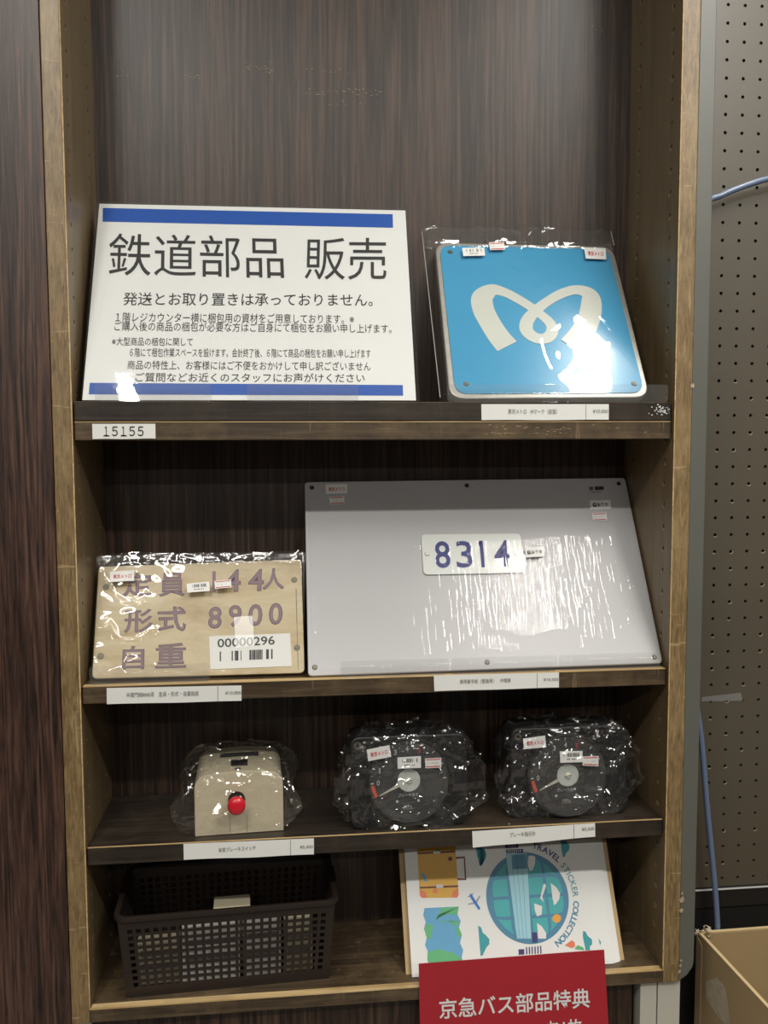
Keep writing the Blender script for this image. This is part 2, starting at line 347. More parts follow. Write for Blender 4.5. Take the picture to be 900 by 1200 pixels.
def holed(fn, cells_a, cells_b, holes, r, thick, n=8):
    """panel with real round holes. fn(a, b, depth) -> point; cells_* = cell borders; holes = {(i, j): (a, b)}"""
    V, F = [], []; idx = {}
    def vt(a, b, d):
        k = (round(a, 6), round(b, 6), d)
        if k not in idx: idx[k] = len(V); V.append(fn(a, b, d))
        return idx[k]
    for i in range(len(cells_a)-1):
        for j in range(len(cells_b)-1):
            a0, a1, b0, b1 = cells_a[i], cells_a[i+1], cells_b[j], cells_b[j+1]
            h = holes.get((i, j))
            if not h: F.append(tuple(vt(*p, 0) for p in ((a0, b0), (a1, b0), (a1, b1), (a0, b1)))); continue
            ha, hb = h; C = []
            for k in range(n):
                t = 2*PI*k/n+PI/n*0; C.append((ha+r*math.cos(t), hb+r*math.sin(t)))
            am, bm = (a0+a1)/2, (b0+b1)/2
            O = [(a1, bm), (a1, b1), (am, b1), (a0, b1), (a0, bm), (a0, b0), (am, b0), (a1, b0)]
            for k in range(8):
                F.append((vt(*O[k], 0), vt(*O[(k+1) % 8], 0), vt(*C[(k+1) % 8], 0), vt(*C[k], 0)))
                F.append((vt(*C[k], 0), vt(*C[(k+1) % 8], 0), vt(*C[(k+1) % 8], thick), vt(*C[k], thick)))
    return V, F

W = .76; D = .17; SL = .0226; SR = .0230; ZT = .92; ZB = -.7155; REC = .0054
Z1, Z1M, Z1B = .0728, .0490, .0258
Z2, Z2B, Z3, Z3B, Z4 = -.2800, -.3020, -.4872, -.5102, -.6970

# ------------------------------------------------------------------ the room
def struct(name, vf, mat):
    o = part(name, vf, mat, loc=(0, 0, 0)); o['kind'] = 'structure'; return o
struct('floor', box(-3, 4, -6.4, .3, -1.36, -1.30), 'floor')
struct('ceiling', box(-3, 4, -6.4, .3, ZC, ZC+.05), 'ceil')
struct('wall_back', box(-3, 4, .22, .28, -1.3, ZC), 'wallp')
struct('wall_front', box(-3, 4, -6.4, -6.34, -1.3, ZC), 'wallp')
struct('wall_left', box(-3.05, -3, -6.4, .28, -1.3, ZC), 'wallp')
struct('wall_right', box(4, 4.05, -6.4, .28, -1.3, ZC), 'wallp')
struct('wall_aisle', box(-2.9, 3.9, -2.45, -2.35, -1.3, .50), 'aisle')
LB = ('above the cardboard carton', 'at the upper left of the notice', 'along the aisle in front of the bookcase', 'along the aisle in front of the pegboard', 'second row left', 'second row right', 'third row left', 'third row right')
for (x0, x1, y0, y1), wh in zip(TUBES, LB):
    t = thing('ceiling_light', 'long white ceiling lamp housing '+wh, 'lamp', ((x0+x1)/2, (y0+y1)/2, ZC), 'ceiling lamps')
    part('housing', box(x0-.04, x1+.04, y0-.04, y1+.04, ZC-.045, ZC), 'housing', t)

# ------------------------------------------------------------------ bookcase carcass
bc = thing('bookcase', 'tall worn brown wooden bookcase holding the signs and train parts', 'bookcase', (W/2, D/2, ZB))
HP = .0292      # spacing of the shelf pin holes
def side(xi, xo, sgn):
    cols = [0, .018, .036, .126, .144, D]            # depth borders; hole columns in cells 1 and 3
    zs = []; z = -.690
    while z < ZT-.03: zs.append(z); z += HP
    cb = [ZB]+[q for q in zs]+[ZT]
    holes = {}
    for j in range(1, len(cb)-2):
        holes[(1, j)] = (.027, (cb[j]+cb[j+1])/2); holes[(3, j)] = (.135, (cb[j]+cb[j+1])/2)
    fn = lambda a, b, d: Vector((xi-sgn*d, a, b))
    return holed(fn, cols, cb, holes, .0028, .007), holes
for xi, xo, sgn in ((0, -SL, 1), (W, W+SR, -1)):
    vf, holes = side(xi, xo, sgn)
    p = part('side_panel', vf, 'side', bc)
    x0, x1 = min(xi, xo), max(xi, xo)
    e = part('front_edge', box(x0, x1, -.0006, .004, ZB, ZT), 'stile', bc, label='worn lighter front edge of the side panel', bevel=.0012)
    if sgn == 1: part('outer_face', box(xo, xo+.001, .004, D, ZB, ZT), 'side', p)
    else: part('outer_face', box(xo-.001, xo, .004, D, ZB, ZT), 'side', p)
    part('hole_bottoms', box(min(xi-sgn*.0075, xi-sgn*.009), max(xi-sgn*.0075, xi-sgn*.009), .01, D-.005, ZB+.01, ZT-.01), 'hole', p)
    V, F = [], []; rr = random.Random(5+sgn)         # chipped laminate round the holes
    for (i, j), (a, b) in holes.items():
        if rr.random() < (.85 if sgn == -1 else .6):
            k = len(V); t0 = rr.uniform(-2.6, -1.4); ln = rr.uniform(.8, 2.6)
            m = 7; rad = .0034 if sgn == -1 else .0032
            for q in range(m+1):
                t = t0+ln*q/m; g = .0006+rr.random()*(.0016 if sgn == -1 else .0009)
                V += [(xi+sgn*.00025, a+rad*math.cos(t), b+rad*math.sin(t)*1.15), (xi+sgn*.00025, a+(rad+g)*math.cos(t), b+(rad+g)*math.sin(t)*1.15)]
            F += [(k+2*q, k+2*q+1, k+2*q+3, k+2*q+2) for q in range(m)]
    part('chipped_rims', (V, F), 'chip', p, label='pale chipped rims round the shelf pin holes', kind='stuff')
    V, F = tube([(xi+sgn*.0002, -.0008, ZB+.018), (xi+sgn*.0002, -.0008, ZT)], .0009, 6)
    part('edge_band', (V, F), 'lip', p, label='pale rubbed corner of the front edge')
part('back_panel', box(0, W, D, D+.012, ZB, ZT), 'back', bc, label='dark woodgrain back panel')
bb = part('base_board', box(0, W, 0, D, ZB, Z4), 'shelf_brown', bc, bevel=.001, label='scuffed brown base board')
part('rubbed_lip', box(.001, W-.001, -.0003, .0100, Z4-.0012, Z4+.0004), 'lip', bb, label='pale rubbed front lip')
# scuffs on the back panel
V, F = [], []; rr = random.Random(3); bp_ = Pl((0, D, 0), (1, 0, 0), (0, 0, 1))
for (x0, y0, x1, y1, n) in ((355, 104, 445, 112, 46), (285, 72, 320, 86, 26), (215, 86, 240, 92, 10), (300, 80, 420, 86, 14), (135, 78, 160, 92, 8), (385, 118, 450, 124, 8), (688, 22, 706, 40, 9)):
    for _ in range(n):
        x = rr.uniform(x0, x1); y = rr.uniform(y0, y1); a, b = bp_.px(x, y); l = rr.uniform(.0006, .0045); h = rr.uniform(.0003, .0009); k = len(V)
        V += [bp_.w(a, b, .0003), bp_.w(a+l, b+h*rr.uniform(-1, 1), .0003), bp_.w(a+l*.6, b+h, .0003)]; F.append((k, k+1, k+2))
part('scuff_marks', (V, F), 'chip', bc, label='pale scuff marks across the back panel', kind='stuff')
# post on the right with its cut-off foot
xr = W+SR
pp = Pl((0, 0, 0), (1, 0, 0), (0, 0, 1))
t = thing('corner_post', 'grey painted upright strip along the right edge of bookcase', 'post', (xr+.01, .08, ZB))
part('strip', prism(Pl((0, .0006, 0), (1, 0, 0), (0, 0, 1)), [(xr+.0004, ZB-.0005), (xr+.012, ZB+.008), (xr+.0195, ZB+.018), (xr+.0215, ZB+.026), (xr+.0215, ZT), (xr+.0004, ZT)], -D-.01, 0), 'post', t, bevel=.001)
V, F = [], []; rr = random.Random(9)
for (x, y, s) in ((799, 1054, 4.2), (798, 1066, 3.2), (799, 1046, 2), (811, 452, 3), (797, 1131, 2.6), (796, 1138, 2.2), (797.6, 1125, 2)):
    a, b = pp.px(x, y); k = len(V); s *= .0010; m = 6
    for q in range(m): V.append(pp.w(a+s*math.cos(q*PI/3)*rr.uniform(.5, 1.1), b+s*1.4*math.sin(q*PI/3)*rr.uniform(.5, 1.1), .0012))
    F.append(tuple(range(k, k+m)))
part('chipped_spots', (V, F), 'chip', t, label='pale chips on the edge of the strip', kind='stuff')

# ------------------------------------------------------------------ shelf boards
def board(z0, z1, mat, label, g='shelf boards of the bookcase', lip='lip', x0=.0014, x1=W-.0024, lipw=.0035):
    t = thing('shelf_board', label, 'shelf', (W/2, .09, z0), g)
    part('board', box(x0, x1, REC, D-.001, z0, z1), mat, t, bevel=.0007)
    part('rubbed_lip', box(x0+.0005, x1-.0005, REC-.00025, REC+lipw, z1-.0007, z1+.0003), lip, t, label='pale rubbed front edge')
    return t
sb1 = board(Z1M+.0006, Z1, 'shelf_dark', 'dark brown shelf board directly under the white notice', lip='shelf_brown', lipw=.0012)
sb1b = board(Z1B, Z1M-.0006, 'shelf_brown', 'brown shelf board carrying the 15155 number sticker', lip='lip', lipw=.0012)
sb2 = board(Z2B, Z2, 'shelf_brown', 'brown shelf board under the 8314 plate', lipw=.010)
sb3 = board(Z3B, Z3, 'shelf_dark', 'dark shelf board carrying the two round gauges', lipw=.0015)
fp = Pl((0, REC-.0004, 0), (1, 0, 0), (0, 0, 1))
V, F = [], []; rr = random.Random(12)
for _ in range(70):
    x = rr.gauss(777, 6.5); y = rr.gauss(481, 3.2)
    if not (759 < x < 785 and 474 < y < 489): continue
    a, b = fp.px(x, y); s = rr.uniform(.0003, .0012); k = len(V)
    V += [fp.w(a+s*math.cos(q*1.257+rr.random()), b+.8*s*math.sin(q*1.257+rr.random()*.5), .0003) for q in range(5)]; F.append(tuple(range(k, k+5)))
part('paint_flecks', (V, F), 'stick', sb1, label='white paint flecks near the right end', kind='stuff')
V, F = [], []
for _ in range(40):
    x = rr.choice((rr.gauss(630, 16), rr.uniform(560, 780), rr.gauss(585, 10))); y = rr.uniform(498, 511); a, b = fp.px(x, y); l = rr.uniform(.001, .006); k = len(V)
    V += [fp.w(a, b, .0003), fp.w(a+l, b+.0002, .0003), fp.w(a+l*.7, b+rr.uniform(.0003, .001), .0003)]; F.append((k, k+1, k+2))
part('scratches', (V, F), 'lip', sb1b, label='light scratches along the front edge', kind='stuff')

# ------------------------------------------------------------------ neighbours of the bookcase
t = thing('cabinet_panel', 'glossy reddish rosewood panel left of the bookcase', 'panel', (-.20, .06, -1.3))
part('panel', box(-.50, -SL-.0012, .0015, .10, -1.30, ZT), 'rose', t, bevel=.0008)
lc = thing('lower_cabinet', 'dark cabinet under the bookcase with two pale grey boards', 'cabinet', (W/2, .1, -1.30))
part('front_panel', box(-SL, .722, .012, .03, -1.30, ZB-.0005), 'back', lc)
part('cabinet_body', box(-SL, W+.02, .0305, D+.01, -1.30, ZB-.0005), 'black', lc)
part('pale_board', box(.7315, .7545, .006, .029, -1.30, ZB-.0005), 'beige', lc, label='narrow pale grey board')
part('pale_board', box(.7565, .7880, .006, .029, -1.30, ZB-.0005), 'beige', lc, label='wider pale grey board')
part('foot_sliver', box(-.019, .0, .006, .0118, -1.30, ZB-.0005), 'beige', lc, label='pale strip under the left edge')
# pegboard with real holes
PY = .120
pg = thing('pegboard', 'dark brown pegboard panel to the right of bookcase', 'pegboard', (1.0, PY, -.69))
pgp = Pl((0, PY, 0), (1, 0, 0), (0, 0, 1))
a0, b0 = pgp.px(853, 27); PT = .0249
cols = [a0+(i-.5)*PT for i in range(-1, 16)]; rows = [b0+(j-.5)*PT for j in range(-50, 5)]
holes = {(i, j): ((cols[i]+cols[i+1])/2, (rows[j]+rows[j+1])/2) for i in range(len(cols)-1) for j in range(len(rows)-1)}
V, F = holed(lambda a, b, d: Vector((a, PY+d, b)), cols, rows, holes, .0025, .004)
part('perforated_sheet', (V, F), 'peg', pg, label='sheet with rows of round holes')
zb = rows[0]
part('hole_backing', box(cols[0], cols[-1], PY+.012, PY+.018, zb, rows[-1]), 'hole', pg)
V, F = [], []; rr = random.Random(8)
for h in holes.values():
    if h[1] < .12 and rr.random() < .33:
        k = len(V); m = 6; t0 = rr.uniform(-2.7, -1.9); ln = rr.uniform(1.2, 2.6)
        for q in range(m+1):
            t_ = t0+ln*q/m; V += [(h[0]+.0026*math.cos(t_), PY-.0003, h[1]+.0026*math.sin(t_)), (h[0]+.0036*math.cos(t_), PY-.0003, h[1]+.0036*math.sin(t_))]
        F += [(k+2*q, k+2*q+1, k+2*q+3, k+2*q+2) for q in range(m)]
part('chipped_rims', (V, F), 'chip', pg, label='pale chipped rims of some peg holes', kind='stuff')
part('clear_tape', quad(pgp, [(823, 817), (868, 812), (871, 821), (822, 822)], .0002, .0006), 'tape', pg, label='old piece of clear tape')
part('lower_rail', box(cols[0], cols[-1], PY-.004, PY+.01, zb-.03, zb-.0002), 'black', pg)
part('pale_edge', box(cols[0], cols[-1], PY-.0052, PY-.0042, zb-.0032, zb-.0010), 'greysticker', pg, label='pale scraped edge under the pegboard')
part('skirting', box(cols[0], cols[-1], PY, PY+.02, -1.30, zb-.031), 'black', pg)
# blue cable: enters from the right, runs behind the grey post and comes out again lower down
cp = Pl((0, .095, 0), (1, 0, 0), (0, 0, 1))
pts = [(1230, 150), (1080, 172), (960, 196), (900, 209.5), (870, 219), (846, 229), (826, 242), (812, 300), (806, 420), (803, 560), (806, 700), (813, 800), (822, 868), (829, 950), (836, 1020), (839.5, 1062), (841, 1100), (841, 1170)]
P = [cp.w(*cp.px(*q)) for q in pts]; Q = []
for i in range(len(P)-1):
    A = [P[max(0, min(len(P)-1, k))] for k in (i-1, i, i+1, i+2)]
    for j in range(6):
        s = j/6; Q.append(.5*((2*A[1])+(A[2]-A[0])*s+(2*A[0]-5*A[1]+4*A[2]-A[3])*s*s+(3*A[1]-A[0]-3*A[2]+A[3])*s**3))
o = part('cable', tube(Q, .0042, 12), 'cable', smooth=True, loc=(.9, .095, -.3))
tag(o, 'pale blue cable hanging in front of the pegboard', 'cable')

# cardboard carton on the floor
cz = -.700; a = math.radians(4.5)
ct = thing('carton', 'open brown cardboard carton on the floor under the pegboard', 'box', (1.0, -.08, -1.30))
c0 = Vector((.852, .088, 0)); ux = Vector((math.cos(a*.2), math.sin(a*.2), 0)); uy = Vector((math.sin(a*.6), -math.cos(a*.6), 0))
def wall(p, q, th, z0, z1, inward):
    n_ = Vector(inward)*th; V = [p+Vector((0, 0, z0)), q+Vector((0, 0, z0)), q+n_+Vector((0, 0, z0)), p+n_+Vector((0, 0, z0))]; V += [v+Vector((0, 0, z1-z0)) for v in V]
    return V, [(0, 3, 2, 1), (4, 5, 6, 7), (0, 1, 5, 4), (1, 2, 6, 5), (2, 3, 7, 6), (3, 0, 4, 7)]
Wc, Dc = .36, .36
pA, pB, pC, pD = c0, c0+ux*Wc, c0+ux*Wc+uy*Dc, c0+uy*Dc
for nm, p, q, inn, lb in (('left_wall', pA, pD, ux, None), ('rear_wall', pA, pB, uy, None), ('right_wall', pB, pC, -ux, None), ('near_wall', pD, pC, -uy, None)):
    wpart = part(nm, wall(p, q, .0045, -1.30, cz, inn), 'kraft', ct)
    part('raw_edge', wall(p-Vector(inn)*.0002, q-Vector(inn)*.0002, .0049, cz, cz+.0012, inn), 'kraftedge', wpart, label='pale cut edge of the cardboard')
    part('inner_liner', wall(p+Vector(inn)*.0046, q+Vector(inn)*.0046, .0006, -1.29, cz-.001, inn), 'kraftin', wpart)
part('carton_floor', box(.87, 1.20, -.25, .07, -1.299, -1.29), 'kraftin', ct)
lp = Pl(c0, -uy, (0, 0, 1))       # outer face of the left wall
lp = Pl(c0, uy, (0, 0, 1)); lp.n = -Vector(ux)
def lpx(x, y, c=.001): return lp.px(x, y, c)
Vt, Ft = [], []
Pt = [lpx(*q) for q in ((826, 1150), (838, 1146), (846, 1154), (850, 1168), (853, 1200), (846, 1200), (836, 1186), (826, 1168))]
part('tape_patch', ([lp.w(x, y, .0006) for x, y in Pt], [tuple(range(len(Pt)))]), 'torn', ct, label='pale rubbed patch on the left side')
part('corner_strip', (lambda q: ([lp.w(x, y, .0016) for x, y in q]+[lp.w(x, y, .0006) for x, y in q], [(0, 1, 2, 3), (7, 6, 5, 4), (0, 4, 5, 1), (1, 5, 6, 2), (2, 6, 7, 3), (3, 7, 4, 0)]))([(0, cz-.004), (.016, cz-.012), (.016, -1.29), (0, -1.29)]), 'kraft', ct, label='overlapping glued strip at the corner')
V, F = [], []; rr = random.Random(4)
for k in range(26):
    ctr = c0+Vector((rr.uniform(-.004, .016), rr.uniform(-.010, .006), cz+rr.uniform(-.004, .006))); s = rr.uniform(.002, .006); b_ = len(V)
    V += [ctr+Vector((rr.uniform(-s, s), rr.uniform(-s, s), rr.uniform(-s, s)*.6)) for _ in range(4)]; F += [(b_, b_+1, b_+2), (b_, b_+2, b_+3), (b_+1, b_+3, b_+2)]
part('torn_corner', (V, F), 'torn', ct, label='frayed torn tape at the corner', kind='stuff')

# ------------------------------------------------------------------ laminated notice
sp = lean(.0088, .012, Z1+.0006, 24.0)
sg = thing('notice', 'large white laminated Japanese notice with blue bars on the top shelf', 'sign', sp.w(.209, 0, 0))
def PXQ(pl, q, c=0): return ccw(pxs(pl, q, c))
part('pouch', prism(sp, rquad(PXQ(sp, [(112.5, 235.5), (479.5, 244), (492.5, 471), (94.5, 470)]), .004), -.0012, -.0004), 'pouch', sg, label='clear laminating pouch rim')
sh = part('sheet', prism(sp, PXQ(sp, [(116.5, 238.8), (475, 246.8), (487.5, 469.3), (96.5, 469)]), -.0004, .0002), 'laminate', sg)
part('blue_bar', quad(sp, [(120.5, 243.6), (460.3, 251), (460.6, 266.8), (120.2, 259.6)], .0003, .0005), 'blueink', sg)
part('blue_bar', quad(sp, [(105.2, 448.5), (472, 451.2), (472.4, 463.6), (104, 462)], .0003, .0005), 'blueink', sg)
T = lambda s, bl, br, tl, m='ink', b=0, r=2: text(s, sp, bl, br, tl, m, sg, .0006, r, b)
T('鉄道部品', (126.5, 322.5), (333, 326), (128.5, 273), r=4); T('販売', (357, 327.6), (453, 328), (358.5, 278), r=4)
T('発送とお取り置きは承っておりません。', (144, 357.8), (437, 359), (145, 342.5), b=.003)
T('１階レジカウンター横に梱包用の資材をご用意しております。※', (135, 377.3), (415, 379.5), (136, 365.8))
T('ご購入後の商品の梱包が必要な方はご自身にて梱包をお願い申し上げます。', (133.7, 387.6), (459, 390.5), (134.5, 376.6))
T('※大型商品の梱包に関して', (131, 404.8), (225.6, 405.4), (131.5, 395))
T('６階にて梱包作業スペースを設けます。会計終了後、６階にて商品の梱包をお願い申し上げます', (152, 418), (434.6, 419.4), (152.6, 407.6))
T('商品の特性上、お客様にはご不便をおかけして申し訳ございません', (149, 432.8), (434.6, 434.4), (149.8, 422))
T('ご質問などお近くのスタッフにお声がけください', (158.4, 447.4), (427.6, 448.2), (159, 436.6), b=.002)
# clear film over the paper
part('gloss_film', prism(sp, PXQ(sp, [(113.5, 236.5), (478.5, 245), (491.5, 470.4), (95.5, 469.6)]), .0009, .0011), 'pouch', sg, label='glossy clear laminate')

# ------------------------------------------------------------------ blue metro sign plate in its bag
HT = 32.6
hp = lean(.4655, .012, .0800, HT)
hm = thing('metro_sign', 'square light blue enamel sign with white looped M mark', 'sign', hp.w(.13, 0, -.01))
oq = PXQ(hp, [(509.5, 284), (718, 289), (762, 465.5), (527, 467)])
iq = PXQ(hp, [(515, 288), (712.5, 292.5), (755, 460.8), (533.5, 462.2)])
part('rim', prism(hp, rquad(oq, .022, 7), -.013, .0), 'rim', hm, bevel=.0015, label='worn aluminium rim')
part('face', prism(hp, rquad(iq, .019, 7), -.002, .0012), 'metro', hm, label='light blue enamel face')
cx = [(304, 392, 108), (268, 350, 104), (225, 285, 100), (190, 215, 101), (186, 158, 96), (232, 122, 68), (290, 133, 52), (345, 160, 50), (405, 196, 48), (460, 236, 47), (508, 280, 50), (520, 320, 54), (492, 353, 54), (440, 352, 58), (398, 318, 62), (400, 272, 58), (440, 222, 50), (500, 176, 46), (570, 138, 50), (640, 122, 56), (700, 148, 84), (706, 210, 98), (688, 280, 100), (650, 345, 104), (610, 392, 108)]
R = []
for (x, y, wd) in cx:
    p1 = hp.px(520+x/4.09, 310+y/4.09, .0014); R.append((p1[0], p1[1], wd/4.09*.00124))
part('heart_mark', ribbon(hp, R, .0012, .0016, 8), 'markwhite', hm, label='ivory white looped M mark')
for x, y in ((527.5, 295), (546.5, 449.6), (743, 449.5), (699, 297.5)):
    a_, b_ = hp.px(x, y, .0016); part('screw', join(disc(hp, a_, b_, .0038, .0012, .0022, 14, .003), bar(hp, (a_-.002, b_), (a_+.002, b_), .0006, .0022, .0025)), 'brass', hm)
def metro_sticker(pl, parent, q, c, seed=0):
    s = part('sticker', quad(pl, q, c, c+.0002), 'stick', parent, label='small white sticker with red katakana')
    L = lambda u, v: tuple(Vector(q[3]).lerp(Vector(q[2]), u).lerp(Vector(q[0]).lerp(Vector(q[1]), u), v))
    text('東京メトロ', pl, L(.13, .28), L(.88, .28), L(.13, .70), 'redink', s, c+.0004, 1, .02)
def code_sticker(pl, parent, q, c, seed):
    s = part('sticker', quad(pl, q, c, c+.0002), 'stick', parent, label='white bar code sticker')
    L = lambda u, v: tuple(Vector(q[3]).lerp(Vector(q[2]), u).lerp(Vector(q[0]).lerp(Vector(q[1]), u), v))
    part('bar_code', bars(pl, [L(.17, .84), L(.86, .84), L(.86, .5), L(.17, .5)], c+.0004, seed, 30, .6), 'greyink', s, kind='stuff')
    part('bar_code_digits', bars(pl, [L(.3, .34), L(.74, .34), L(.74, .24), L(.3, .24)], c+.0004, seed+3, 14, .7), 'greyink', s, kind='stuff')
def price_sticker(pl, parent, q, c, seed, red=True):
    s = part('sticker', quad(pl, q, c, c+.0002), 'stick', parent, label='tiny price sticker with red borders')
    L = lambda u, v: tuple(Vector(q[3]).lerp(Vector(q[2]), u).lerp(Vector(q[0]).lerp(Vector(q[1]), u), v))
    for v in (.86, .14): part('red_line', quad(pl, [L(.06, v+.05), L(.94, v+.05), L(.94, v-.05), L(.06, v-.05)], c+.0002, c+.0004), 'redink', s)
    part('faint_print', bars(pl, [L(.12, .62), L(.88, .62), L(.88, .38), L(.12, .38)], c+.0004, seed, 16, .45), 'greysticker', s, kind='stuff')
HF = .0062
code_sticker(hp, hm, [(541.5, 290.5), (567.5, 290), (568.5, 299.5), (543, 300)], HF, 1)
price_sticker(hp, hm, [(573, 284), (590.5, 283.5), (592, 292.5), (574.5, 293)], HF, 2)
metro_sticker(hp, hm, [(684.5, 290), (709.8, 291), (710.5, 304), (686.5, 303)], HF)
# bag film: front sheet with an empty flap above the plate
fa0, fb1 = hp.px(501, 250, .003); fa1, _ = hp.px(760, 470, .003); faR, _ = hp.px(723, 257, .003)
a0_, b0_ = hp.px(521, 473, .003)
flapb = hp.px(600, 284, .003)[1]
def hb(a, b): return .25+1.1*math.exp(-((a-.15)/.08)**2-((b-.1)/.09)**2)+(1.6 if b > flapb-.005 else 0)
V, F = film_sheet(hp, -.012, .268, -.0045, fb1, .0035, .0026, 5, 130, 110, .010, 17, hb)
part('bag_front', (V, F), 'film', hm, label='wrinkled clear bag film', smooth=True)
V, F = film_sheet(hp, -.011, .267, flapb-.01, fb1-.001, -.003, .0085, 9, 170, 60, .002, 22)
part('bag_weld', join(bar(hp, (-.012, fb1), (.268, fb1-.001), .0009, .0015, .0025), bar(hp, (-.012, .0), (-.012, fb1), .0009, -.002, -.001), bar(hp, (.268, flapb), (.268, fb1), .0009, .001, .002)), 'weld', hm, label='hazy edge of the clear bag')
part('bag_flap', (V, F), 'flap', hm, label='empty crumpled top of the clear bag', smooth=True)
# grey stand that props the sign up
t = thing('stand', 'grey board behind the blue sign near the right side', 'stand', (.70, .15, Z1))
part('support_board', box(.60, .7395, .158, .163, Z1+.0005, .182), 'grey', t, bevel=.0008)
part('foot_plate', box(.62, .7395, .105, .158, Z1+.0005, Z1+.0025), 'grey', t)

# ------------------------------------------------------------------ engraved cream plate
bp0 = Pl((0, .03, 0), (1, 0, 0), (0, 0, 1))
CT = 26
cpn = lean(.009, .026, Z2+.0066, CT)
cpl = thing('capacity_plate', 'aged cream metal plate with purple engraved capacity figures', 'plate', cpn.w(.135, 0, -.008))
part('plate', prism(cpn, rquad(PXQ(cpn, [(115.5, 664), (353, 655.5), (357, 788.5), (107.5, 795.5)]), .007, 5), -.009, 0), 'plate', cpl, bevel=.001)
gt = lambda s, bl, br, tl, bold=.006: (text(s, cpn, (bl[0]-.9, bl[1]+.9), (br[0]+.9, br[1]+.9), (tl[0]-.9, tl[1]-.9), 'purpledk', cpl, .0003, 3, bold+.014, 'engraved_outline'), text(s, cpn, bl, br, tl, 'purple', cpl, .0006, 3, bold, 'engraving'))
for s, x0, x1, y0, y1 in (('定', 143.5, 178, 672, 699), ('員', 186.5, 216, 672, 698.5), ('4', 264, 281, 668, 693), ('4', 291.6, 308, 667.5, 692), ('人', 308.5, 332, 666.5, 690.5),
                          ('形', 146, 178, 714.6, 741.4), ('式', 185, 217, 711.5, 739.5), ('8', 244.6, 258.6, 711.5, 736), ('9', 268.5, 282, 709.5, 734), ('0', 291.6, 306.3, 708.4, 733), ('0', 315.6, 330, 707, 731.5),
                          ('自', 144, 168, 757.6, 784), ('重', 182.7, 217, 754.5, 782.5)):
    k = (y1-y0)*-.0; gt(s, (x0, y1), (x1, y1-(x1-x0)*.03), (x0+.8, y0+.5))
part('engraving', quad(cpn, [(249, 669.5), (252.8, 669.3), (252.8, 693.8), (248.8, 694)], .0002, .0006), 'purple', cpl)
for x, y in ((124, 688), (118, 769), (344.8, 679.5), (348, 759)):
    a_, b_ = cpn.px(x, y, 0); part('screw', join(disc(cpn, a_, b_, .0042, 0, .0008, 16, .0036), disc(cpn, a_, b_, .0022, .0008, .0014, 12, .0018)), 'brass', cpl)
part('crack', join(bar(cpn, cpn.px(347, 690), cpn.px(348, 730), .0012, .0001, .0004), bar(cpn, cpn.px(348, 730), cpn.px(349.5, 785), .0008, .0001, .0004)), 'brass', cpl, label='dark crack along the right border')
lab = part('number_label', quad(cpn, [(245, 745.7), (340, 742), (342, 780.6), (246.5, 784.5)], .0004, .0007), 'paper', cpl, label='white label printed 00000296 with bar code')
text('00000296', cpn, (255, 759), (322, 755.3), (254.8, 748.7), 'ink', lab, .0009, 3, .012)
part('bar_code', bars(cpn, [(257.5, 763.5), (319.5, 760.5), (319.5, 772), (257.5, 775)], .0009, 21, 34, .55), 'ink', lab, kind='stuff')
part('tape_piece', quad(cpn, [(274, 723), (296, 721.5), (298, 757), (276, 759)], .0011, .0013), 'tape', cpl, label='short piece of hazy clear tape')
metro_sticker(cpn, cpl, [(128.7, 669.8), (157, 668.2), (157.3, 680.5), (129, 682)], .0125)
code_sticker(cpn, cpl, [(218.5, 684), (245, 681.5), (246, 692.5), (219.5, 694.5)], .0115, 5)
price_sticker(cpn, cpl, [(251.3, 680.8), (270.7, 679), (271.3, 688.3), (252, 690)], .0115, 6)
fa0, fb1 = cpn.px(114, 660, .003); fb1 = cpn.px(230, 651, .003)[1]
def cb_(a, b): return .10+.75*math.exp(-((a-.02)/.075)**2)+(1.2 if b > cpn.px(230, 661)[1] else 0)
V, F = film_sheet(cpn, -.004, .272, -.004, fb1, .0022, .0050, 3, 200, 130, .009, 24, cb_, .06)
part('bag_front', (V, F), 'film', cpl, label='wrinkled clear bag film', smooth=True)
V, F = film_sheet(cpn, -.003, .271, cpn.px(230, 663)[1], fb1+.001, .002, .006, 6, 160, 20, .001, 30)
part('bag_flap', (V, F), 'flap', cpl, label='crumpled top hem of the clear bag', smooth=True)

# ------------------------------------------------------------------ big grey-white plate 8314
wp = lean(.2818, .014, Z2+.0042, 30.7)
wt = thing('number_board', 'large pale grey board carrying the small 8314 number plate', 'plate', wp.w(.237, 0, -.004))
part('board', prism(wp, rquad(PXQ(wp, [(357, 564.8), (732.5, 559.6), (776.8, 777), (361, 792.3)]), .006, 5), -.0055, 0), 'white', wt, bevel=.0012, label='flat pale grey board')
for x, y in ((365.5, 571.5), (547, 569), (725, 566.7)):
    a_, b_ = wp.px(x, y, 0); part('screw_hole', disc(wp, a_, b_, .0033, .0001, .0004, 16), 'hole', wt)
for x, y in ((369, 782), (571, 776), (767, 770)):
    a_, b_ = wp.px(x, y, 0); part('screw', join(disc(wp, a_, b_, .0036, 0, .0012, 16, .0026), bar(wp, (a_-.002, b_), (a_+.002, b_+.0008), .0007, .0012, .0015)), 'brass', wt)
npt = part('number_plate', prism(wp, rquad(PXQ(wp, [(493, 627.2), (609.3, 626), (614.3, 672.2), (496, 674.4)]), .007, 5), .0005, .0030), 'platewhite', wt, bevel=.0006, label='white number plate reading 8314')
for s, x0, x1, y0, y1 in (('8', 509.5, 527.5, 634.3, 665.8), ('3', 534.5, 554, 634, 665.4), ('4', 579, 597, 633, 664.3)):
    text(s, wp, (x0+1, y1), (x1+1, y1-.3), (x0-.8, y0), 'digitblue', npt, .0034, 4, .012, 'numeral')
